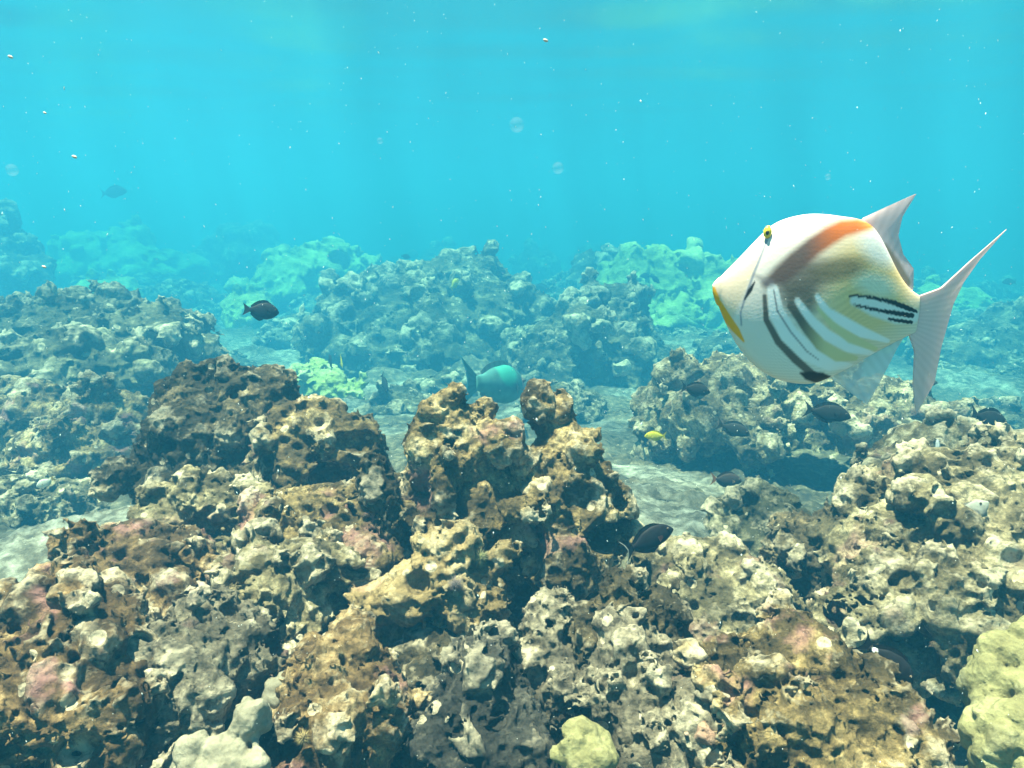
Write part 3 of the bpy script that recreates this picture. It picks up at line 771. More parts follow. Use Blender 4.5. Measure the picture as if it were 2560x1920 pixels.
lobes('smooth pale egg shaped lobe coral at the bottom edge near the pyramid rock', [
    E(1460, 1850, 1.0, 52, 50), E(1440, 1890, 0.98, 44, 46), E(1485, 1895, 0.98, 46, 44), E(1460, 1940, 0.97, 60, 40)], 205)
lobes('small pale lobe coral pair perched above the bottom edge left of centre', [
    E(700, 1720, 1.14, 32, 28), E(720, 1690, 1.15, 20, 14), E(690, 1750, 1.13, 28, 30)], 207, mat=M_BEIGE)
lobes('cream lobe crust on top of the barnacle spotted boulder', [
    E(460, 1722, 1.08, 28, 22), E(400, 1735, 1.08, 34, 22), E(430, 1732, 1.09, 36, 20)], 209, mat=M_BEIGE)
lobes('flat pale smooth coral patch between the pyramid rock and the right mound', [
    E(1790, 1650, 1.2, 46, 40), E(1840, 1650, 1.2, 36, 26), E(1790, 1700, 1.17, 34, 50), E(1765, 1630, 1.2, 26, 20)], 211)
lobes('grey white rounded coral cap above the sunlit golden mound', [
    E(1990, 1600, 1.27, 60, 36), E(1940, 1615, 1.27, 34, 28), E(2030, 1620, 1.27, 36, 26), E(1990, 1650, 1.25, 60, 40)], 213,
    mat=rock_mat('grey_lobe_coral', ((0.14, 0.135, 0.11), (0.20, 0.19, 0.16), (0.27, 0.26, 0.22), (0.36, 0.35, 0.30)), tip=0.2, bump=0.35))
lobes('small pale lobe left of the big corner lobe coral', [E(2435, 1668, 1.02, 22, 30), E(2440, 1700, 1.02, 24, 30)], 215)

# ------------------------------------------------------------------ filler coral heads and rubble (copies)
rnd = random.Random(11)
def bare(px, D, r): return ('e', np.array([px, D, 0.0]), np.array(r))
def source(seed, r, mat, h, **kw):
    b0 = [('e', np.array([0, 0, 0.0]), np.array(r)), ('e', np.array([r[0] * .6, 0.0, r[2] * .2]), np.array(r) * .6), ('e', np.array([-r[0] * .5, -r[1] * .3, r[2] * .1]), np.array(r) * .7)]
    bl, cu = crags(b0, [], seed, 3, 1)
    v, f, kv = rock_mesh(bl, [(c[1], c[2]) for c in cu], h, seed, zmin=-r[2] * 0.7, **kw)
    o = mesh_obj('coral_head_far', v - np.array([0, 0, v[:, 2].min()]), f, mat)
    vflt(o, 'knob', kv)
    return o

heads = [source(301, (0.45, 0.4, 0.32), M_FAR, 0.022, kn=0.17, ka=0.06, hole=0.24, warp=0.06, wf=3.5, rough=0.03, k=0.08),
         source(302, (0.55, 0.45, 0.36), M_FAR, 0.022, kn=0.15, ka=0.06, hole=0.22, warp=0.07, wf=3.2, rough=0.03, k=0.08),
         source(303, (0.40, 0.40, 0.40), M_GREEN, 0.022, kn=0.18, ka=0.06, hr=0.2, hole=0.3, warp=0.06, wf=3.5, rough=0.02, k=0.08),
         source(304, (0.50, 0.40, 0.26), M_OLIVE, 0.022, kn=0.13, ka=0.05, hole=0.2, warp=0.07, wf=3.5, rough=0.03, k=0.08)]
LBL = ['hazy dark knobbly coral head on the distant reef', 'hazy wide dark coral head on the distant reef', 'hazy yellow green coral head on the distant reef', 'hazy low olive coral rock on the distant reef']
used = [0] * 4
def put(src, i, x, y, sc, rz, label, cat, group, name):
    o = src if used[i] == 0 else src.copy()
    if used[i]: COL.objects.link(o)
    used[i] += 1
    o.name = name
    z = float(ground_z(np.array([x]), np.array([y]))[0])
    o.location = (x, y, z - 0.08 * sc)
    o.rotation_euler = (rnd.uniform(-.1, .1), rnd.uniform(-.1, .1), rz)
    o.scale = (sc * rnd.uniform(.85, 1.2), sc * rnd.uniform(.85, 1.2), sc * rnd.uniform(.75, 1.15))
    tag(o, label, cat, group)

def sand_channel(px, y):
    """photo column range kept open as sand at a given distance"""
    if y < 5.5: return px < 1250 or 1250 < px < 1900
    if y < 10: return 640 < px < 1330
    return False
n = 0; tries = 0
spots = []
while n < 200 and tries < 9000:
    tries += 1
    y = rnd.uniform(4.4, 24) if rnd.random() < 0.75 else rnd.uniform(9, 40)
    px = rnd.uniform(-150, 2710)
    x = (px - 1280) / F * y
    if sand_channel(px, y) or (y < 7 and px > 1500 and px < 1950): continue
    sc = rnd.uniform(0.32, 1.15) * (0.65 + y / 22)
    if y < 7: sc = rnd.uniform(0.3, 0.6)
    if any((x - a) ** 2 + (y - b) ** 2 < (0.35 * (sc + c)) ** 2 for a, b, c in spots): continue
    i = rnd.choices([0, 1, 2, 3], [4, 3, 1, 4])[0]
    put(heads[i], i, x, y, sc, rnd.uniform(0, 6.28), LBL[i], 'coral', 'coral heads on the distant reef', 'coral_mound')
    spots.append((x, y, sc)); n += 1

rub = []
for k_, (mt, sd) in enumerate([(M_PALE, 401), (M_BROWN, 402), (M_OLIVE, 403), (M_PALE, 404)]):
    rub.append(source(sd, (0.060, 0.045, 0.036), mt, 0.0035, kn=0.028, ka=0.007, hole=0.04, warp=0.012, wf=20, rough=0.004, k=0.01))
used = [0] * 4
RL = ['small pale chunk of broken coral rubble on the sea bed', 'small brown chunk of broken coral rubble on the sea bed', 'small olive chunk of broken coral rubble on the sea bed', 'small cream chunk of broken coral rubble on the sea bed']
for n in range(250):
    px = rnd.uniform(-60, 2620); y = rnd.uniform(1.0, 5.2) if n < 110 else rnd.uniform(2.1, 8.5)
    if n >= 110: px = rnd.uniform(600, 1950)
    i = rnd.choices([0, 1, 2, 3], [4, 3, 4, 2])[0]
    put(rub[i], i, (px - 1280) / F * y, y, rnd.uniform(0.5, 1.6) * (0.7 + 0.22 * y) * (1.5 if n >= 110 else 1.0), rnd.uniform(0, 6.28), RL[i], 'rubble', 'broken coral rubble on the sea bed', 'coral_rubble')

# ------------------------------------------------------------------ fish
def fish_mat(name, rough=0.45, scale=0.0, alpha=1.0, spec=0.35):
    m, nt, b = newmat(name)
    at = N(nt, 'ShaderNodeAttribute', attribute_name='skin')
    L(nt, at.outputs['Color'], b.inputs['Base Color'])
    b.inputs['Roughness'].default_value = rough
    b.inputs['Specular IOR Level'].default_value = spec
    if scale > 0:
        tc = N(nt, 'ShaderNodeTexCoord')
        vo = N(nt, 'ShaderNodeTexVoronoi'); vo.inputs['Scale'].default_value = scale; L(nt, tc.outputs['Object'], vo.inputs['Vector'])
        bp = N(nt, 'ShaderNodeBump'); bp.inputs['Strength'].default_value = 0.09; bp.inputs['Distance'].default_value = 0.0006
        L(nt, vo.outputs['Distance'], bp.inputs['Height']); L(nt, bp.outputs[0], b.inputs['Normal'])
    if alpha < 1:
        tr = N(nt, 'ShaderNodeBsdfTransparent'); tl = N(nt, 'ShaderNodeBsdfTranslucent'); L(nt, at.outputs['Color'], tl.inputs[0])
        m1 = N(nt, 'ShaderNodeMixShader'); m1.inputs[0].default_value = 0.45
        L(nt, b.outputs[0], m1.inputs[1]); L(nt, tl.outputs[0], m1.inputs[2])
        m2 = N(nt, 'ShaderNodeMixShader'); m2.inputs[0].default_value = alpha
        L(nt, tr.outputs[0], m2.inputs[1]); L(nt, m1.outputs[0], m2.inputs[2])
        L(nt, m2.outputs[0], nt.nodes['Material Output'].inputs['Surface'])
    return m

def flatmat(name, c, rough=0.4, spec=0.4):
    m, nt, b = newmat(name)
    b.inputs['Base Color'].default_value = (*c, 1); b.inputs['Roughness'].default_value = rough; b.inputs['Specular IOR Level'].default_value = spec
    return m

M_SKIN = fish_mat('fish_skin', 0.6, 60.0, spec=0.12); M_FIN = fish_mat('fish_fin', 0.5, alpha=0.9)
M_TRIG = fish_mat('triggerfish_skin', 0.5, 420.0, spec=0.25); M_TRIGFIN = fish_mat('triggerfish_fin', 0.5, alpha=0.82); M_CLEARFIN = fish_mat('clear_fin', 0.5, alpha=0.6)
M_PUPIL = flatmat('pupil', (0.01, 0.012, 0.012), 0.15); M_IRISY = flatmat('yellow_iris', (0.72, 0.52, 0.05), 0.3); M_IRIS = flatmat('dark_iris', (0.10, 0.07, 0.04), 0.3)

def body_mesh(xs, top, bot, wid, nr=96, pw=0.85):
    """closed tube through stations; returns verts and quads; local x along the fish, y thickness, z up"""
    th = np.linspace(0, 2 * math.pi, nr, endpoint=False)
    cz = np.cos(th); cy = np.sin(th)
    V = []
    for x, t, b, w in zip(xs, top, bot, wid):
        y = -np.sign(cy) * np.abs(cy) ** pw * w
        V.append(np.stack([np.full(nr, x), y, (t + b) / 2 + (t - b) / 2 * cz], 1))
    n = len(xs)
    V = np.concatenate(V + [np.array([[xs[0], 0, (top[0] + bot[0]) / 2], [xs[-1], 0, (top[-1] + bot[-1]) / 2]])])
    fcs = []
    for i in range(n - 1):
        for j in range(nr):
            k2 = (j + 1) % nr
            fcs.append((i * nr + j, (i + 1) * nr + j, (i + 1) * nr + k2, i * nr + k2))
    for j in range(nr):
        k2 = (j + 1) % nr
        fcs.append((n * nr, j, k2)); fcs.append((n * nr + 1, (n - 1) * nr + k2, (n - 1) * nr + j))
    return V, fcs

def poly_at(pts, t):
    pts = np.asarray(pts, float)
    s = np.concatenate([[0], np.cumsum(np.linalg.norm(np.diff(pts, axis=0), axis=1))])
    # parameter by index so that rows correspond
    u = np.linspace(0, 1, len(pts))
    return np.stack([np.interp(t, u, pts[:, k_]) for k_ in range(pts.shape[1])], 1)

def fin_mesh(rows, nu=40, nv=12, thick=0.0012, bow=0.0, side=0.0):
    """fin lofted through rows of (x, z) points from its base to its edge, with thickness and a slight bow"""
    u = np.linspace(0, 1, nu)
    R_ = [poly_at(r, u) for r in rows]
    tv = np.linspace(0, 1, len(rows))
    g = np.zeros((nv, nu, 2))
    for j, v in enumerate(np.linspace(0, 1, nv)):
        for k_ in range(2):
            for i in range(nu):
                g[j, i, k_] = np.interp(v, tv, [r[i, k_] for r in R_])
    V = []; vv = np.linspace(0, 1, nv)[:, None]
    ripple = 0.0 * thick * np.sin(u * nu * 1.1)[None, :]
    for sg in (1, -1):
        y = side + bow * vv ** 2 + sg * (thick * (1 - 0.75 * vv) + 0 * u[None]) * 0.5 + ripple
        V.append(np.stack([g[..., 0], np.broadcast_to(y, g.shape[:2]), g[..., 1]], -1).reshape(-1, 3))
    V = np.concatenate(V); n = nv * nu; fc = []
    for j in range(nv - 1):
        for i in range(nu - 1):
            a = j * nu + i
            fc.append((a, a + 1, a + nu + 1, a + nu)); fc.append((n + a, n + a + nu, n + a + nu + 1, n + a + 1))
    rim = [j * nu for j in range(nv)] + [(nv - 1) * nu + i for i in range(1, nu)] + [j * nu + nu - 1 for j in range(nv - 2, -1, -1)] + [i for i in range(nu - 2, 0, -1)]
    for a, b in zip(rim, rim[1:] + rim[:1]): fc.append((a, n + a, n + b, b))
    return V, fc

def orient(o, xdir, up=None):
    x = Vector(xdir).normalized(); z = Vector(up if up is not None else UP)
    y = z.cross(x).normalized(); z = x.cross(y)
    from mathutils import Matrix
    o.rotation_mode = 'QUATERNION'
    o.rotation_quaternion = Matrix((x, y, z)).transposed().to_quaternion()

def ball(name, r, c, mat, parent, sq=(1, 1, 1)):
    import bmesh
    bm = bmesh.new(); bmesh.ops.create_uvsphere(bm, u_segments=20, v_segments=14, radius=r)
    v = np.array([q.co[:] for q in bm.verts]) * np.array(sq); f = [[w.index for w in q.verts] for q in bm.faces]; bm.free()
    return mesh_obj(name, v, f, mat, parent, loc=c)

# ---- the striped triggerfish (coordinates read off the photo, 0.3677 photo px each, then real size)
def strip(X, Y, pts, soft=6.0):
    soft = soft * 0.72
    best = np.full(X.shape, 1e6)
    for (x0, y0, w0), (x1, y1, w1) in zip(pts[:-1], pts[1:]):
        dx, dy = x1 - x0, y1 - y0
        t = np.clip(((X - x0) * dx + (Y - y0) * dy) / (dx * dx + dy * dy), 0, 1)
        d = np.hypot(X - x0 - t * dx, Y - y0 - t * dy) - (w0 + (w1 - w0) * t)
        best = np.minimum(best, d)
    return np.clip(0.5 - best / (2 * soft), 0, 1)

def blob2(X, Y, cx, cy, rx, ry, soft=0.5, rot=0.0):
    c, s = math.cos(rot), math.sin(rot)
    x = (X - cx) * c + (Y - cy) * s; y = -(X - cx) * s + (Y - cy) * c
    d = np.hypot(x / rx, y / ry)
    return np.clip((1 + soft / 2 - d) / soft, 0, 1)

def ss(a):
    a = np.clip(a, 0, 1); return a * a * (3 - 2 * a)

def over(col, m, c):
    return col * (1 - m[:, None]) + m[:, None] * np.asarray(c, float)

def trigger_colour(X, Y):
    n = len(X)
    col = np.tile(np.array([0.86, 0.75, 0.70]), (n, 1))
    col = over(col, np.clip((Y - 800) / 300, 0, 1), (0.86, 0.80, 0.74))
    col = over(col, blob2(X, Y, 1020, 760, 470, 380, 0.7) * ss((X - 480) / 480), (0.88, 0.63, 0.30))
    col = over(col, blob2(X, Y, 1150, 450, 170, 110, 0.8, 0.5), (0.86, 0.82, 0.78))  # blown-out highlight on the upper back, painted into the skin colour
    col = over(col, blob2(X, Y, 1130, 700, 160, 70, 0.9, 0.3), (0.86, 0.80, 0.62))
    col = over(col, 0.55 * blob2(X, Y, 800, 280, 240, 50, 0.9, 0.0), (0.50, 0.38, 0.36))
    col = over(col, 0.9 * blob2(X, Y, 610, 660, 190, 130, 0.8, -0.3), (0.15, 0.12, 0.10))
    col = over(col, 0.85 * blob2(X, Y, 860, 595, 190, 78, 0.8, -0.15), (0.19, 0.155, 0.09))
    col = over(col, 0.85 * blob2(X, Y, 620, 790, 120, 100, 0.7, 0.8), (0.16, 0.13, 0.10))
    band = [(1085, 318, 28), (990, 318, 46), (880, 335, 54), (780, 385, 60), (680, 450, 62), (580, 540, 66), (490, 630, 60), (400, 690, 26)]
    m = strip(X, Y, band, 28)
    t = ss((X - 600) / 260)[:, None]
    bc = (1 - t) * np.array([0.15, 0.095, 0.085]) + t * np.array([0.55, 0.14, 0.028])
    t2 = ss((X - 960) / 160)[:, None]
    bc = bc * (1 - t2) + t2 * np.array([0.68, 0.28, 0.06])
    col = col * (1 - m[:, None]) + m[:, None] * bc
    hat = np.sin((X * 0.92 + Y * 0.4) * 0.36) * np.sin((X * 0.92 - Y * 0.4) * 0.36)
    col = col * (1 - 0.16 * hat * np.clip((X - 380) / 150, 0, 1))[:, None]
    # cheek and face
    face = np.clip(0.5 + ((395 - X) * (780 - 400) - (Y - 400) * (395 - 262)) / 12000, 0, 1) * (Y < 1095)
    col = over(col, face * (Y > 380), (0.90, 0.70, 0.54))
    Wt = (0.98, 0.95, 0.96)
    col = over(col, strip(X, Y, [(440, 728, 34), (475, 880, 46), (575, 1030, 56), (715, 1150, 62), (890, 1245, 44), (1050, 1262, 18)], 9), Wt)
    col = over(col, strip(X, Y, [(600, 800, 18), (700, 930, 32), (820, 1030, 36), (1000, 1120, 36), (1210, 1185, 14)], 9), Wt)
    col = over(col, strip(X, Y, [(725, 770, 15), (800, 870, 28), (940, 950, 36), (1080, 1020, 36), (1290, 1090, 14)], 9), Wt)
    g = strip(X, Y, [(560, 835, 22), (680, 985, 30), (790, 1100, 38), (930, 1180, 40), (1070, 1205, 18)], 9)
    t = ss((X - 620) / 240)[:, None]
    gc = (1 - t) * np.array([0.15, 0.125, 0.10]) + t * np.array([0.76, 0.66, 0.36])
    col = col * (1 - g[:, None]) + g[:, None] * gc
    col = over(col, strip(X, Y, [(740, 850, 10), (860, 970, 22), (1000, 1060, 32), (1210, 1145, 16)], 9), (0.78, 0.69, 0.38))
    col = over(col, strip(X, Y, [(392, 770, 12), (416, 930, 18), (508, 1080, 22), (640, 1205, 26), (760, 1300, 24), (850, 1345, 14)], 8), (0.15, 0.12, 0.10))
    col = over(col, 0.8 * strip(X, Y, [(447, 735, 5), (480, 870, 6), (580, 1010, 6), (700, 1140, 5), (795, 1205, 3)], 5), (0.22, 0.20, 0.24))
    col = over(col, strip(X, Y, [(985, 800, 30), (1150, 850, 62), (1330, 905, 66), (1450, 925, 46)], 16), (0.86, 0.85, 0.84))
    zz = 2.2 * np.sin(X * 0.19) + 1.0 * np.sin(X * 0.083 + 1)
    K = (0.012, 0.010, 0.012)
    col = over(col, strip(X, Y + zz, [(950, 772, 8), (1000, 768, 9), (1130, 788, 10), (1270, 820, 16), (1400, 866, 17), (1470, 892, 9)], 4), K)
    col = over(col, strip(X, Y + zz, [(985, 832, 6), (1060, 846, 10), (1180, 874, 11), (1300, 894, 16), (1440, 918, 17)], 4), K)
    col = over(col, strip(X, Y + zz, [(1265, 935, 9), (1350, 950, 12), (1442, 964, 12)], 4), K)
    col = over(col, strip(X, Y, [(86, 735, 9), (112, 820, 20), (172, 920, 24), (240, 1010, 21), (296, 1088, 6)], 6), (1.0, 0.44, 0.0))
    col = over(col, 0.85 * strip(X, Y, [(395, 415, 8), (368, 490, 7), (320, 625, 8), (275, 790, 7), (256, 890, 5), (268, 975, 5)], 5), (0.26, 0.29, 0.38))
    col = over(col, strip(X, Y, [(328, 680, 4), (302, 738, 13), (273, 800, 5)], 4), (0.02, 0.02, 0.025))
    col = over(col, 0.6 * strip(X, Y, [(330, 640, 10), (420, 690, 30)], 20), (0.22, 0.19, 0.22))
    col = over(col, strip(X, Y, [(690, 1300, 8), (750, 1320, 34), (830, 1340, 44), (905, 1340, 14)], 10), (0.012, 0.016, 0.020))
    return np.clip(col * 0.80, 0, 1)

def build_triggerfish():
    D = 0.56; s = D / F * 0.3677
    cx, cy = 900.0, 800.0
    o = empty('triggerfish', P(1750 + cx * 0.3677, 450 + cy * 0.3677, D))
    rol = R(14)
    orient(o, RT, UP * math.cos(rol) - FW * math.sin(rol))
    tag(o, 'large striped triggerfish with orange saddle, yellow lip and black lines before its tail', 'fish')
    lx = lambda a: (np.asarray(a, float) - cx) * s
    lz = lambda a: -(np.asarray(a, float) - cy) * s
    top = [(78, 716), (90, 696), (120, 662), (200, 590), (300, 480), (360, 415), (420, 345), (460, 305), (560, 268), (680, 243), (800, 245), (900, 262), (1000, 270), (1090, 300), (1150, 360), (1210, 450), (1290, 590), (1380, 712), (1440, 765), (1500, 790)]
    bot = [(78, 718), (85, 770), (120, 860), (200, 990), (240, 1080), (320, 1190), (420, 1290), (560, 1370), (700, 1398), (800, 1402), (860, 1388), (910, 1356), (960, 1335), (1050, 1290), (1150, 1225), (1250, 1165), (1350, 1110), (1440, 1060), (1500, 1040)]
    xs = np.concatenate([np.array([78, 80, 84, 90, 98, 108, 120]), np.linspace(132, 1490, 320)])
    t = np.interp(xs, *zip(*top)); b = np.interp(xs, *zip(*bot))
    def sm(a):
        for kw_ in (25, 25, 13):
            c = np.convolve(np.pad(a, kw_ // 2, mode='reflect', reflect_type='odd'), np.ones(kw_) / kw_, 'valid')
            m_ = np.clip((xs - 110) / 120, 0, 1)
            a = a * (1 - m_) + c * m_
        return a
    t, b = sm(t), sm(b)
    w = np.interp(xs, [78, 90, 120, 200, 330, 480, 640, 800, 950, 1100, 1250, 1400, 1490], [3, 14, 34, 72, 118, 150, 168, 168, 148, 112, 76, 44, 24])
    w = sm(w)
    V, f = body_mesh(lx(xs), lz(t), lz(b), w * s, nr=220, pw=0.66)
    # cheeks and the crease behind the gill
    bd = mesh_obj('body', V, f, M_TRIG, o)
    X = V[:, 0] / s + cx; Y = -V[:, 2] / s + cy
    vcol(bd, 'skin', trigger_colour(X, Y))
    def fin(name, rows, colf, thick, bow, mat, parent=o, nu=140, nv=30):
        rr = [[(float(lx(a)), float(lz(c))) for a, c in r] for r in rows]
        v, fc = fin_mesh(rr, nu, nv, thick * s, bow * s)
        q = mesh_obj(name, v, fc, mat, parent)
        vcol(q, 'skin', colf(v[:, 0] / s + cx, -v[:, 2] / s + cy))
        return q
    ray = lambda n_: 1 - 0.05 * (1 + np.sin(n_))
    dcol = lambda X, Y: over(np.tile([0.90, 0.69, 0.71], (len(X), 1)) * ray((X * 0.9 + Y * 0.35) * 0.12)[:, None], strip(X, Y, [(1210, 450, 14), (1290, 570, 34), (1385, 700, 34)], 14), (0.48, 0.33, 0.25))
    fin('dorsal_fin', [[(1030, 300), (1100, 330), (1170, 420), (1215, 480), (1260, 570), (1320, 650), (1375, 722), (1420, 765)],
                       [(1050, 272), (1200, 200), (1385, 115), (1312, 262), (1300, 385), (1350, 510), (1432, 605), (1447, 740)]], dcol, 14, 10, M_TRIGFIN)
    tcol = lambda X, Y: np.tile([0.90, 0.67, 0.66], (len(X), 1)) * ray(np.arctan2(Y - 920, X - 1250) * 70)[:, None]
    fin('tail_fin', [[(1470, 795), (1478, 830), (1480, 870), (1478, 910), (1475, 950), (1470, 985), (1462, 1020), (1452, 1050)],
                     [(1630, 735), (1620, 800), (1610, 850), (1605, 900), (1600, 960), (1595, 1030), (1565, 1140), (1510, 1170)],
                     [(1810, 550), (1765, 680), (1700, 800), (1670, 900), (1660, 1000), (1650, 1120), (1630, 1330), (1535, 1420)],
                     [(2025, 345), (1880, 540), (1790, 700), (1742, 850), (1722, 1000), (1702, 1150), (1690, 1400), (1592, 1640)]], tcol, 26, 24, M_TRIGFIN)
    acol = lambda X, Y: np.tile([0.74, 0.74, 0.76], (len(X), 1)) * ray((X * 0.6 - Y * 0.5) * 0.14)[:, None]
    fin('anal_fin', [[(940, 1335), (1060, 1270), (1200, 1180), (1330, 1110), (1420, 1060)],
                     [(945, 1362), (1232, 1560), (1300, 1400), (1392, 1150), (1430, 1075)]], acol, 12, 12, M_CLEARFIN)
    for sg in (-1, 1):
        e = ball('eye', 33 * s, (float(lx(398 if sg < 0 else 450)), sg * (72 if sg < 0 else 70) * s, float(lz(362))), M_IRISY, o, (0.85, 0.55, 1.2))
        ball('pupil', 15 * s, (-6 * s, sg * 15 * s, -3 * s), M_PUPIL, e, (0.8, 0.6, 1.0))
build_triggerfish()

# ---- generic reef fish: nose towards +x, all sizes as fractions of the body length
KINDS = {
    'round': dict(top=[(0, .02), (.06, .13), (.2, .25), (.42, .31), (.65, .26), (.85, .13), (1, .06)], bot=[(0, -.02), (.06, -.10), (.2, -.22), (.42, -.29), (.65, -.25), (.85, -.12), (1, -.05)], w=.10,
                  dor=(.25, .92, .10), ana=(.5, .92, .10), tail=(.20, .22, .06)),
    'surgeon': dict(top=[(0, .0), (.08, .11), (.22, .21), (.45, .25), (.7, .20), (.9, .07), (1, .04)], bot=[(0, -.04), (.08, -.10), (.22, -.17), (.45, -.21), (.7, -.18), (.9, -.06), (1, -.035)], w=.085,
                    dor=(.22, .95, .08), ana=(.42, .95, .08), tail=(.24, .26, .13)),
    'parrot': dict(top=[(0, .0), (.05, .08), (.18, .16), (.4, .20), (.7, .15), (.9, .085), (1, .075)], bot=[(0, -.03), (.05, -.09), (.18, -.15), (.4, -.18), (.7, -.14), (.9, -.08), (1, -.07)], w=.12,
                   dor=(.22, .88, .06), ana=(.55, .88, .05), tail=(.24, .26, .12)),
    'deep': dict(top=[(0, .0), (.05, .09), (.18, .19), (.4, .25), (.7, .19), (.9, .10), (1, .085)], bot=[(0, -.03), (.05, -.10), (.18, -.18), (.4, -.23), (.7, -.18), (.9, -.09), (1, -.08)], w=.15,
                   dor=(.22, .88, .06), ana=(.55, .88, .05), tail=(.30, .30, .15)),
    'wrasse': dict(top=[(0, .0), (.06, .05), (.2, .11), (.45, .13), (.75, .10), (.92, .06), (1, .055)], bot=[(0, -.015), (.06, -.055), (.2, -.10), (.45, -.13), (.75, -.10), (.92, -.055), (1, -.05)], w=.075,
                   dor=(.24, .92, .05), ana=(.5, .92, .05), tail=(.18, .11, .0)),
}
def fish(name, label, kind, px, py, D, length_px, yaw, pitch, col, fincol=None, tailcol=None, tailedge=None, group=None, cat='fish', pect=None, head=None, patch=None, D2=None):
    """yaw 0 = swimming right, 90 = away from the camera, 180 = left"""
    fincol = fincol or col; tailcol = tailcol or fincol
    k_ = KINDS[kind]; D = dm(D)
    Ln = length_px * D / F
    o = empty(name, P(px, py, D))
    y, p = R(yaw), R(pitch)
    orient(o, RT * math.cos(y) * math.cos(p) + FW * math.sin(y) * math.cos(p) + UP * math.sin(p), UP + 1e-3 * RT)
    tag(o, label, cat, group)
    u = np.concatenate([[0, .006, .02, .04], np.linspace(.06, 1, 40)])
    def sp(tab):
        a = np.interp(u, *zip(*tab)); c = np.convolve(np.pad(a, 2, mode='edge'), np.ones(5) / 5, 'valid'); c[:4] = a[:4]; return c
    t, b = sp(k_['top']), sp(k_['bot'])
    w = k_['w'] * np.interp(u, [0, .03, .1, .3, .6, .9, 1], [.1, .3, .62, 1, .85, .35, .18])
    V, f = body_mesh(0.5 - u, t, b, w, nr=32)
    f = [tuple(reversed(q)) for q in f]
    bd = mesh_obj('body', V * Ln, f, M_SKIN, o)
    c = np.tile(np.array(col, float), (len(V), 1)) * (0.85 + 0.3 * gnoise((V * 14 + px).astype(np.float32)))[:, None]
    uu = 0.5 - V[:, 0]
    if head: c = over(c, np.clip((0.26 - uu) / 0.08, 0, 1), head)
    if patch:
        for (pu, pz, pr, pc) in patch: c = over(c, np.clip((pr - np.hypot(uu - pu, V[:, 2] - pz)) / (0.3 * pr) + .5, 0, 1), pc)
    vcol(bd, 'skin', np.clip(c, 0, 1))
    def fin(nm, rows, cc, th=.016, edge=None, bow=0.0):
        v, fc = fin_mesh([[(0.5 - a, z) for a, z in r] for r in rows], 20, 7, th, bow)
        q = mesh_obj(nm, v * Ln, fc, M_FIN, o)
        cl = np.tile(np.array(cc, float), (len(v), 1)) * (0.9 + 0.15 * np.sin(np.arange(len(v)) % 20 * 2.1))[:, None]
        if edge: cl[(np.arange(len(v)) % 140) >= 120] = edge
        vcol(q, 'skin', cl); return q
    T = lambda a: float(np.interp(a, u, t)); Bt = lambda a: float(np.interp(a, u, b))
    a0, a1, hh = k_['dor']; us = np.linspace(a0, a1, 6)
    fin('dorsal_fin', [[(a, T(a) - .02) for a in us], [(a + .03, T(a) + hh * q) for a, q in zip(us, (.25, .8, 1, 1, 1.05, .5))]], fincol)
    a0, a1, hh = k_['ana']; us = np.linspace(a0, a1, 5)
    fin('anal_fin', [[(a, Bt(a) + .02) for a in us], [(a + .03, Bt(a) - hh * q) for a, q in zip(us, (.4, 1, 1, 1, .5))]], fincol)
    tl, th, fk = k_['tail']
    fin('tail_fin', [[(.97, t[-1] * q) for q in (1, .5, 0, -.5, -1)], [(1 + tl, th), (1 + tl - fk * .7, th * .5), (1 + tl - fk, 0), (1 + tl - fk * .7, -th * .5), (1 + tl, -th)]], tailcol, edge=tailedge)
    for sg in (1, -1):
        q = fin('pectoral_fin', [[(.30, -.01), (.30, -.06)], [(.44, .03), (.42, -.10)]], pect or fincol, .01, bow=sg * .06)
        q.location.y = sg * k_['w'] * .95 * Ln
    for sg in (1, -1):
        e = ball('eye', .028 * Ln, (float(.5 - .13) * Ln, sg * k_['w'] * .62 * Ln, (T(.13) * .42) * Ln), M_IRIS, o)
        ball('pupil', .015 * Ln, (.004 * Ln, sg * .018 * Ln, 0), M_PUPIL, e)
    return o

K1 = (0.018, 0.016, 0.018); K2 = (0.03, 0.028, 0.026); YEL = (0.70, 0.60, 0.03)
fish('black_triggerfish', 'round black fish swimming right above the left reef, its tail fanned', 'round', 660, 778, 2.3, 72, 25, -4, K1, tailcol=(0.05, 0.03, 0.03))
fish('surgeonfish', 'dark surgeonfish with white edged tail beside the central outcrop', 'surgeon', 1632, 1345, 1.42, 118, 14, 22, K1, tailedge=(0.75, 0.75, 0.70), pect=(0.10, 0.04, 0.03))
fish('parrotfish', 'turquoise parrotfish behind the central outcrop, seen from its tail', 'deep', 1250, 962, 3.15, 210, 57, -2, (0.09, 0.24, 0.22), fincol=(0.22, 0.28, 0.27), tailcol=(0.09, 0.26, 0.28), tailedge=(0.10, 0.45, 0.60), patch=[(.5, .15, .16, (0.07, 0.42, 0.31)), (.12, .06, .08, (0.45, 0.25, 0.22))])
fish('yellow_tang', 'pale yellow fish in front of the big mottled mound', 'round', 1138, 708, 4.5, 30, 40, 50, YEL)
fish('yellow_tang', 'yellow fish over the sand right of the central outcrop', 'surgeon', 1634, 1090, 2.5, 46, 180, 0, YEL)
fish('yellow_tang', 'tiny slim yellow fish beside two dark fish behind the left outcrop', 'wrasse', 854, 906, 3.6, 34, -60, -65, YEL)
fish('dark_fish', 'dark fish hanging nose down in front of the pale green coral head', 'surgeon', 962, 962, 3.4, 46, -50, -60, K2)
fish('dark_fish', 'dark fish left of the tiny slim yellow fish', 'surgeon', 826, 902, 3.7, 40, 120, 55, K2)
fish('dark_fish', 'dark oval fish on the pale shelf just below the triggerfish', 'surgeon', 2078, 1034, 2.3, 92, -20, -10, K2)
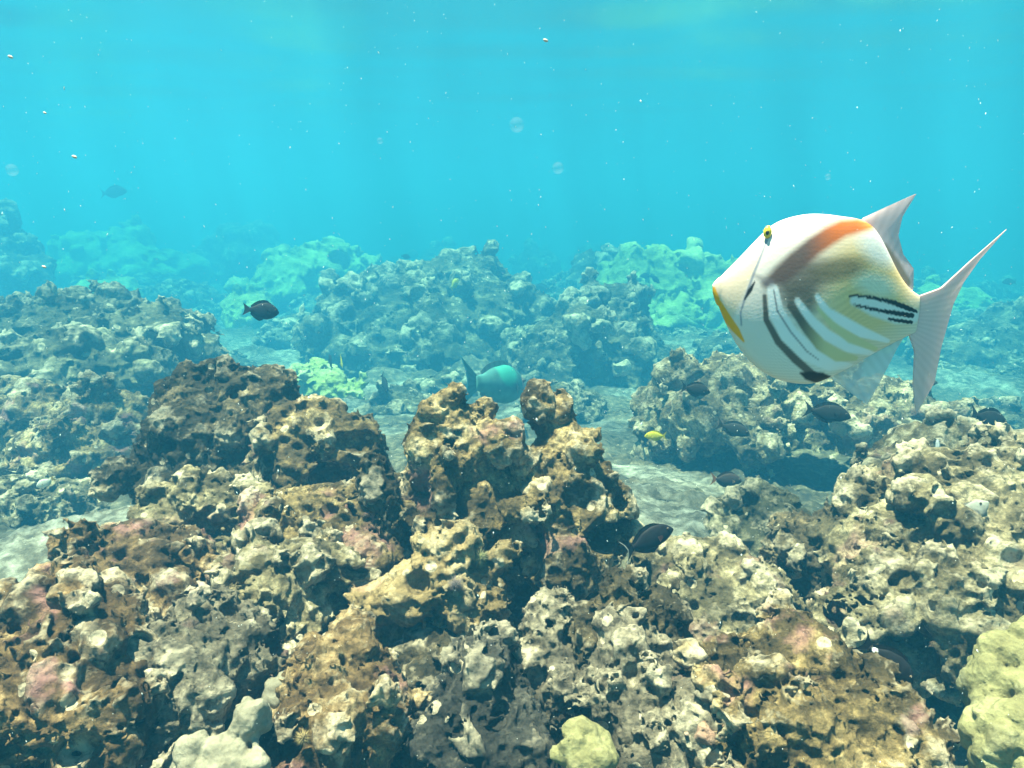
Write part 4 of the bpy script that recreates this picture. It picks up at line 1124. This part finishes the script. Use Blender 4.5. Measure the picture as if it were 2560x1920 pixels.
fish('dark_fish', 'dark fish near the right edge under the triggerfish tail', 'surgeon', 2480, 1050, 2.3, 96, 12, -16, K2, pect=(0.25, 0.10, 0.04))
fish('dark_fish', 'dark fish against the lumpy left end of the pale shelf', 'surgeon', 1745, 975, 2.5, 66, 10, -10, K2)
fish('dark_fish', 'dark fish under the pale shelf at its left end', 'surgeon', 1840, 1075, 2.55, 70, -20, -18, K2)
fish('wrasse', 'dark wrasse with a brownish pink head rising upright by the cave', 'wrasse', 2115, 1285, 1.75, 150, 40, 66, K2, head=(0.26, 0.10, 0.08), cat='fish')
fish('brown_fish', 'brown fish with an orange fin sheltering inside the dark cave', 'surgeon', 1822, 1200, 2.5, 70, 10, -5, (0.06, 0.04, 0.03), fincol=(0.06, 0.04, 0.03), tailcol=(0.45, 0.18, 0.06), pect=(0.5, 0.25, 0.08))
fish('dark_fish', 'grey brown fish with an orange fin above the broad right mound', 'surgeon', 2146, 1425, 1.5, 74, 5, 0, (0.05, 0.045, 0.05), pect=(0.40, 0.16, 0.06))
fish('pale_fish', 'pale grey fish nosing up over the broad right mound', 'surgeon', 2428, 1288, 1.45, 104, -40, 48, (0.30, 0.30, 0.26), fincol=(0.33, 0.31, 0.28))
fish('pale_fish', 'pale grey fish with a thin tail hovering above the streaky shelf', 'surgeon', 2344, 1130, 1.95, 74, 60, 58, (0.42, 0.44, 0.44), fincol=(0.40, 0.38, 0.34))
fish('dark_fish', 'large black fish with white patches lying in the bottom right hollow', 'surgeon', 2228, 1662, 1.10, 130, -12, -38, (0.012, 0.012, 0.014), fincol=(0.012, 0.012, 0.014), patch=[(.90, .03, .05, (0.80, 0.82, 0.82))])
fish('white_fish', 'small white and yellow fish over the left sand', 'round', 110, 1208, 2.2, 36, 205, -30, (0.75, 0.72, 0.60), tailcol=(0.6, 0.4, 0.1), fincol=(0.7, 0.65, 0.45))
far_fish = [(1640, 700, 5.6, 26, 20, -35), (1612, 690, 6, 26, 170, 0), (1352, 722, 6.5, 44, 180, 6), (1376, 772, 5.0, 22, 60, 0), (290, 480, 7, 56, 0, 6), (1016, 642, 6.5, 24, 40, 0), (2520, 705, 6, 30, 180, 0)]
for (x, y, D, ln, yw, pt), lb in zip(far_fish, ['hazy fish nosing down against the yellow green mound', 'small hazy fish at the top of the yellow green mound', 'hazy long fish in open water left of the yellow green mound', 'small dark fish at the right foot of the mottled mound', 'very faint long fish high in the open water on the left', 'faint fish above the mottled mound', 'faint fish near the right edge behind the triggerfish tail']):
    fish('distant_fish', lb, 'surgeon', x, y, D, ln, yw, pt, K2, group='distant fish in the haze')

# ------------------------------------------------------------------ sea urchins
def urchin(label, px, py, D, r_px, c1, c2, seed, n=150):
    rg = random.Random(seed); s = D / F; r = r_px * s
    o = empty('sea_urchin', P(px, py, D)); tag(o, label, 'sea urchin', 'sea urchins in the coral')
    ball('shell', r * 0.38, (0, 0, 0), flatmat('urchin_shell', c1, 0.8), o)
    V = []; Fc = []
    for _ in range(n):
        d = Vector((rg.gauss(0, 1), rg.gauss(-0.6, 1), rg.gauss(0.2, 1))).normalized()
        a = d.orthogonal().normalized(); b = d.cross(a)
        ln = r * rg.uniform(0.75, 1.05); w = r * 0.022; k0 = len(V)
        for q in range(3):
            t = 2 * math.pi * q / 3
            V.append(tuple(d * r * 0.3 + (a * math.cos(t) + b * math.sin(t)) * w))
        V.append(tuple(d * ln))
        Fc += [(k0, k0 + 1, k0 + 3), (k0 + 1, k0 + 2, k0 + 3), (k0 + 2, k0, k0 + 3)]
    sp_ = mesh_obj('spines', V, Fc, flatmat('urchin_spine', c2, 0.6), o)
urchin('pale green spiny urchin behind the ringed hole of the golden ledge', 1118, 1372, 1.37, 40, (0.20, 0.20, 0.08), (0.26, 0.25, 0.12), 1)
urchin('pale green spiny urchin right of the ringed hole of the golden ledge', 1200, 1392, 1.36, 36, (0.20, 0.20, 0.08), (0.25, 0.23, 0.11), 2)
urchin('dark purplish urchin tucked into the golden ledge', 1140, 1462, 1.30, 30, (0.05, 0.04, 0.04), (0.16, 0.12, 0.11), 3)
urchin('brown spiny urchin in a crevice of the bottom right golden mound', 2045, 1792, 1.0, 42, (0.03, 0.02, 0.015), (0.075, 0.045, 0.035), 4)
urchin('small olive urchin in the lump right of the smooth lobes', 758, 1845, 1.0, 30, (0.10, 0.07, 0.03), (0.30, 0.22, 0.09), 5)

# ------------------------------------------------------------------ drifting matter
def flakes():
    rg = np.random.RandomState(5); V = []; Fc = []
    for i in range(2600):
        px, py = rg.uniform(-80, 2640), rg.uniform(-60, 1980)
        D = 0.35 + 2.6 * rg.rand() ** 1.3
        c = P(px, py, D); r = (0.35 + 0.9 * rg.rand() ** 3) * D / F * (1.0 if rg.rand() < .96 else 1.9)
        st = np.array([0.35 * rg.randn(), rg.randn() * .3, 1.0]); st /= np.linalg.norm(st)
        a = np.array([1.0, 0, 0]); b = np.cross(st, a); b /= np.linalg.norm(b)
        L_ = 1.0 + 2.2 * rg.rand(); k0 = len(V)
        for q in (a * r, b * r, -a * r, -b * r): V.append(c + q)
        V += [c + st * r * L_, c - st * r * L_]
        for q in range(4):
            Fc.append((k0 + q, k0 + (q + 1) % 4, k0 + 4)); Fc.append((k0 + (q + 1) % 4, k0 + q, k0 + 5))
    o = mesh_obj('plankton_specks', np.array(V), Fc, flatmat('speck', (0.8, 0.84, 0.82), 0.6), smooth=False)
    tag(o, 'countless fine pale specks of plankton drifting through the water', 'plankton', kind='stuff')
flakes()
mj = newmat('backscatter_speck')[0]  # translucent balls standing in for out-of-focus backscatter discs
nt = mj.node_tree; tr = N(nt, 'ShaderNodeBsdfTransparent'); mx = N(nt, 'ShaderNodeMixShader'); lw = N(nt, 'ShaderNodeLayerWeight'); lw.inputs[0].default_value = 0.35
mth = N(nt, 'ShaderNodeMapRange'); L(nt, lw.outputs['Facing'], mth.inputs[0]); mth.inputs[3].default_value = 0.05; mth.inputs[4].default_value = 0.0
L(nt, mth.outputs[0], mx.inputs[0]); L(nt, tr.outputs[0], mx.inputs[1]); tl_ = N(nt, 'ShaderNodeBsdfTranslucent'); tl_.inputs[0].default_value = (0.62, 0.62, 0.60, 1); m3_ = N(nt, 'ShaderNodeMixShader'); L(nt, nt.nodes['Principled BSDF'].outputs[0], m3_.inputs[1]); L(nt, tl_.outputs[0], m3_.inputs[2]); L(nt, m3_.outputs[0], mx.inputs[2]); L(nt, mx.outputs[0], nt.nodes['Material Output'].inputs['Surface'])
nt.nodes['Principled BSDF'].inputs['Base Color'].default_value = (0.62, 0.62, 0.60, 1); nt.nodes['Principled BSDF'].inputs['Specular IOR Level'].default_value = 0; nt.nodes['Principled BSDF'].inputs['Roughness'].default_value = 1
for x, y, r, lb in [(1292, 312, 19, 'largest pale round blurred backscatter speck drifting high in mid water'), (1395, 420, 15, 'second largest pale blurred backscatter speck below the largest one'), (950, 352, 8, 'small pale blurred backscatter speck left of the two large ones'), (30, 425, 15, 'faint blurred backscatter speck near the left edge'), (2070, 442, 8, 'small blurred backscatter speck above the triggerfish')]:
    D = 0.5; q = ball('backscatter_speck', r * D / F, P(x, y, D), mj, None); tag(q, lb, 'plankton', 'pale blurred backscatter specks in the water')
mf = flatmat('pink_flake', (0.62, 0.50, 0.42), 0.9, 0.0)
for x, y, r, lb in [(26, 142, 6, 'pinkish flake nearest the top left corner'), (112, 282, 4, 'pinkish flake below the topmost flake on the left'), (186, 392, 6, 'pinkish flake furthest right of the flakes in the left open water'), (110, 667, 5, 'pinkish flake in front of the hazy left knoll'), (1364, 101, 6, 'pale flake high near the surface right of centre')]:
    D = 0.5; q = ball('drifting_flake', r * D / F, P(x, y, D), mf, None, (1.1, 0.5, 0.6)); q.rotation_euler = (0, 0.4, 0); tag(q, lb, 'flake', 'pinkish flakes drifting in the water')
